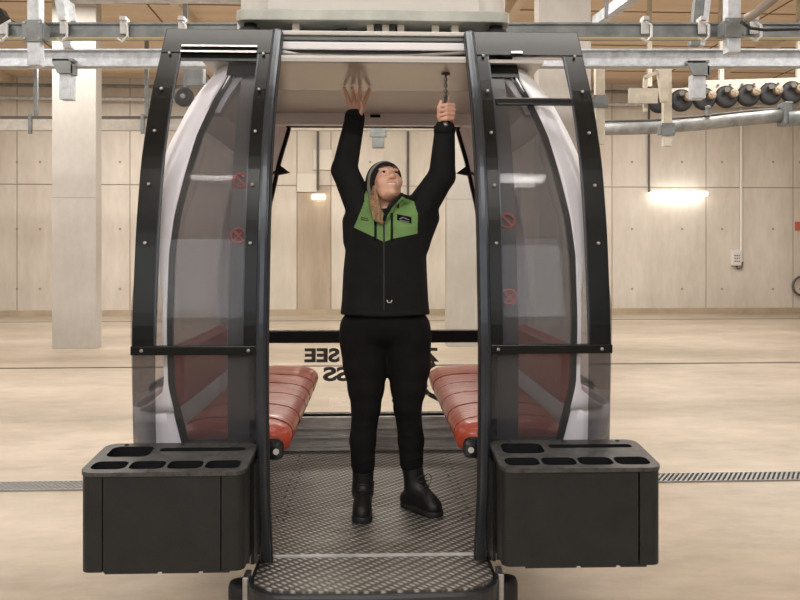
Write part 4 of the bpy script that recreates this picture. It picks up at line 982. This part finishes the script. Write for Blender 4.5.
b = MB(FT); q = [onj(397, 214, .004), onj(411.5, 217, .004), onj(411.5, 223.5, .004), onj(397, 220, .004)]; q2 = [v+Vector((0, .006, 0)) for v in q]
b.add(q+q2, [(0, 1, 2, 3), (7, 6, 5, 4), (0, 4, 5, 1), (1, 5, 6, 2), (2, 6, 7, 3), (3, 7, 4, 0)]); b.build('chest_badge', BLACK, JK)
b = MB(FT); b.tube([onj(399.5, 219, .007), onj(403, 217.4, .007), onj(406, 218.8, .007), onj(409, 219.8, .007)], .002, 6); b.tube([onj(400, 220.2, .007), onj(409, 222, .007)], .0016, 6); b.build('badge_mark', mat('badge_grey', (.4, .4, .4), .6), JK)
# cuffs
for (w, d) in ((P(355, 116, 3.907), (wL-eL)), (P(444.9, 127, 3.62), (wR-eR))):
    d = d.normalized(); b = MB(FT); b.tube([w-d*.03, w-d*.004, w+d*.004, w+d*.006], [.050, .051, .050, .03], 24, True); b.build('cuff', JBLACK, JK, smooth=True)
# --- trousers
T = Field((-.36, 3.5, ZF+.06), (.2, 3.98, 1.42), .005)
T.ell(Vector((px2(385), 3.745, zz(326))), (.215, .142, .115), .03)
LW = {'L': [(P(363.5, 338, 3.745), .118), (P(366, 366, 3.735), .106), (P(366, 388, 3.715), .084), (P(366, 407, 3.70), .067), (P(362.8, 440, 3.70), .060), (P(363, 464, 3.70), .057)],
      'R': [(P(407, 338, 3.745), .118), (P(408.5, 366, 3.74), .103), (P(408.5, 388, 3.73), .083), (P(407.5, 407, 3.72), .064), (P(411, 440, 3.75), .060), (P(411.5, 462, 3.76), .057)]}
for ch in LW.values():
    for (a, ra), (c, rc) in zip(ch[:-1], ch[1:]): T.cap(a, c, ra, rc, .02)
    for i in range(5):
        q = ch[3][0].lerp(ch[5][0], i/4.5); sd = (-1)**i; r = .064
        T.cap(q+Vector((sd*r*.8, -.03, .01)), q+Vector((-sd*.01, -r+.003, -.012)), .005, .002, .012)
fin(T, 'trousers', TROUS)
# --- boots
def boot(px, anY, toe, heel, top):
    G = Field((min(toe.x, heel.x)-.12, min(toe.y, heel.y)-.12, ZF), (max(toe.x, heel.x)+.12, max(toe.y, heel.y)+.14, ZF+.32), .0035)
    an = heel.lerp(toe, .28)
    G.cap(Vector((an.x, an.y, ZF+.10)), top, .047, .053, .02)
    G.cap(Vector((heel.x, heel.y, ZF+.045)), Vector((an.x, an.y, ZF+.09)), .040, .045, .02)
    G.cap(Vector((heel.x, heel.y, ZF+.036)), Vector((toe.x, toe.y, ZF+.038)), .036, .043, .02)
    G.cap(Vector((an.x, an.y, ZF+.12)), Vector((toe.x, toe.y, ZF+.05)).lerp(Vector((an.x, an.y, ZF+.12)), .25), .040, .036, .03)
    G.clipplane((0, 0, ZF+.02), (0, 0, -1))
    me = G.mesh('boot'); o = fin(me, 'boot', BOOT)
    S = Field((min(toe.x, heel.x)-.1, min(toe.y, heel.y)-.1, ZF-.02), (max(toe.x, heel.x)+.1, max(toe.y, heel.y)+.1, ZF+.06), .0035)
    S.cap(Vector((heel.x, heel.y, ZF+.012)), Vector((toe.x, toe.y, ZF+.012)), .041, .049, .01)
    S.clipplane((0, 0, ZF+.028), (0, 0, 1)); S.clipplane((0, 0, ZF+.001), (0, 0, -1)); fin(S, 'sole', RUBBER, o).location = (0, 0, 0)
    d = (toe-heel); d.z = 0; d.normalize(); sdv = Vector((-d.y, d.x, 0))
    b = MB(FT)
    for i in range(5):
        c = Vector((an.x, an.y, 0))+d*(.045+.012*(4-i)*1.0); z = ZF+.085+.022*i-(4-i)*.001
        b.tube([c-sdv*.026+Vector((0, 0, z-.006)), c+d*.008+Vector((0, 0, z)), c+sdv*.026+Vector((0, 0, z-.006))], .003, 6)
    c = Vector((an.x, an.y, ZF+.165))+d*.055
    b.tube([c, c+sdv*.03+Vector((0, 0, .012)), c+sdv*.055+Vector((0, 0, -.005)), c+sdv*.05+Vector((0, 0, -.04)), c+sdv*.025+Vector((0, 0, -.05))], .0022, 6)
    b.build('laces', mat('lace', (.03, .03, .03), .7), o, smooth=True)
fl = lambda px, py: P(px, py, (CZ-ZF)*F/(py-CY))
boot(0, 0, Vector((px2(362, 3.61), 3.60, ZF)), Vector((px2(363, 3.76), 3.77, ZF)), P(363.2, 462, 3.70))
boot(0, 0, Vector((px2(433, 3.68), 3.675, ZF)), Vector((px2(408.5, 3.78), 3.80, ZF)), P(411.8, 462, 3.76))
# --- the tool she turns into the ceiling
r = empty('twist_drill_tool', (TX, TY, 2.195), 'steel twisted hand tool held upright against the ceiling in her left fist', 'tool')
off = (TX, TY, 2.195)
b = MB(off); b.tube([(TX, TY, 2.20), (TX, TY, 2.33)], .0075, 12); b.lathe((TX, TY, 2.19), [(.006, 0), (.013, .004), (.014, .018), (.009, .024)], 16); b.build('handle', STEEL, r, smooth=True)
b = MB(off); n = 60; vs = []
for i in range(n+1):
    z = 2.33+i/n*.105; a = i/n*4*PI
    for k in range(10):
        t = 2*PI*k/10; rr_ = .0095*(1-.35*abs(math.sin(t))); x, y = rr_*math.cos(t), rr_*math.sin(t)*.7
        vs.append((TX+x*math.cos(a)-y*math.sin(a), TY+x*math.sin(a)+y*math.cos(a), z))
b.add(vs, [(i*10+k, i*10+(k+1) % 10, (i+1)*10+(k+1) % 10, (i+1)*10+k) for i in range(n) for k in range(10)]); b.build('twisted_shaft', STEEL, r, smooth=True)
b = MB(off); b.lathe((TX, TY, 2.428), [(.010, 0), (.020, .003), (.020, .010)], 16); b.build('collar', mat('tool_dark', (.08, .07, .06), .4, .6), r)
b = MB(off); b.tube([(TX+.013, TY-.002, 2.29), (TX+.012, TY-.002, 2.345)], .004, 8); b.build('grip_insert', mat('tan_insert', (.6, .4, .25), .5), r, smooth=True)

# ================================================================ LIGHT, CAMERA
def area(loc, sx, sy, power, col=(1, .965, .915), rot=(0, 0, 0)):
    l = bpy.data.lights.new('hall_light', 'AREA'); l.shape = 'RECTANGLE'; l.size = sx; l.size_y = sy; l.energy = power; l.color = col
    o = bpy.data.objects.new('hall_light', l); COL.objects.link(o); o.location = loc; o.rotation_euler = rot; return o
for y, pw in ((-2.5, 420), (3.6, 200), (8, 260), (12.5, 330), (17.5, 350)):
    for x in (-7, 0, 7): area((x, y, 5.9), 4.5, .6, pw)
area((0, -8.8, 4.5), 22, 2.2, 850, (.97, .98, 1), (math.radians(90), 0, 0))  # added unseen daylight strip behind the camera, brightens cabin interior and woman
area(tuple(W1[0]+Vector((0, -.2, 0))), 1.3, .1, 6, rot=(math.radians(90), 0, 0))
w = bpy.data.worlds.new('World'); SC.world = w; w.use_nodes = True
bg = w.node_tree.nodes['Background']; bg.inputs[0].default_value = (.95, .97, 1, 1); bg.inputs[1].default_value = .5
cam = bpy.data.cameras.new('Camera'); co = bpy.data.objects.new('Camera', cam); COL.objects.link(co); SC.camera = co
co.location = (0, 0, CZ); co.rotation_euler = (PI/2, 0, 0)
cam.sensor_width = 36; cam.lens = F/800*36; cam.shift_y = -(300-CY)/800; cam.clip_start = .05; cam.clip_end = 200
SC.view_settings.view_transform = 'Standard'; SC.view_settings.look = 'None'; SC.view_settings.gamma = 1; SC.view_settings.use_curve_mapping = False
SC.view_settings.exposure = -0.5
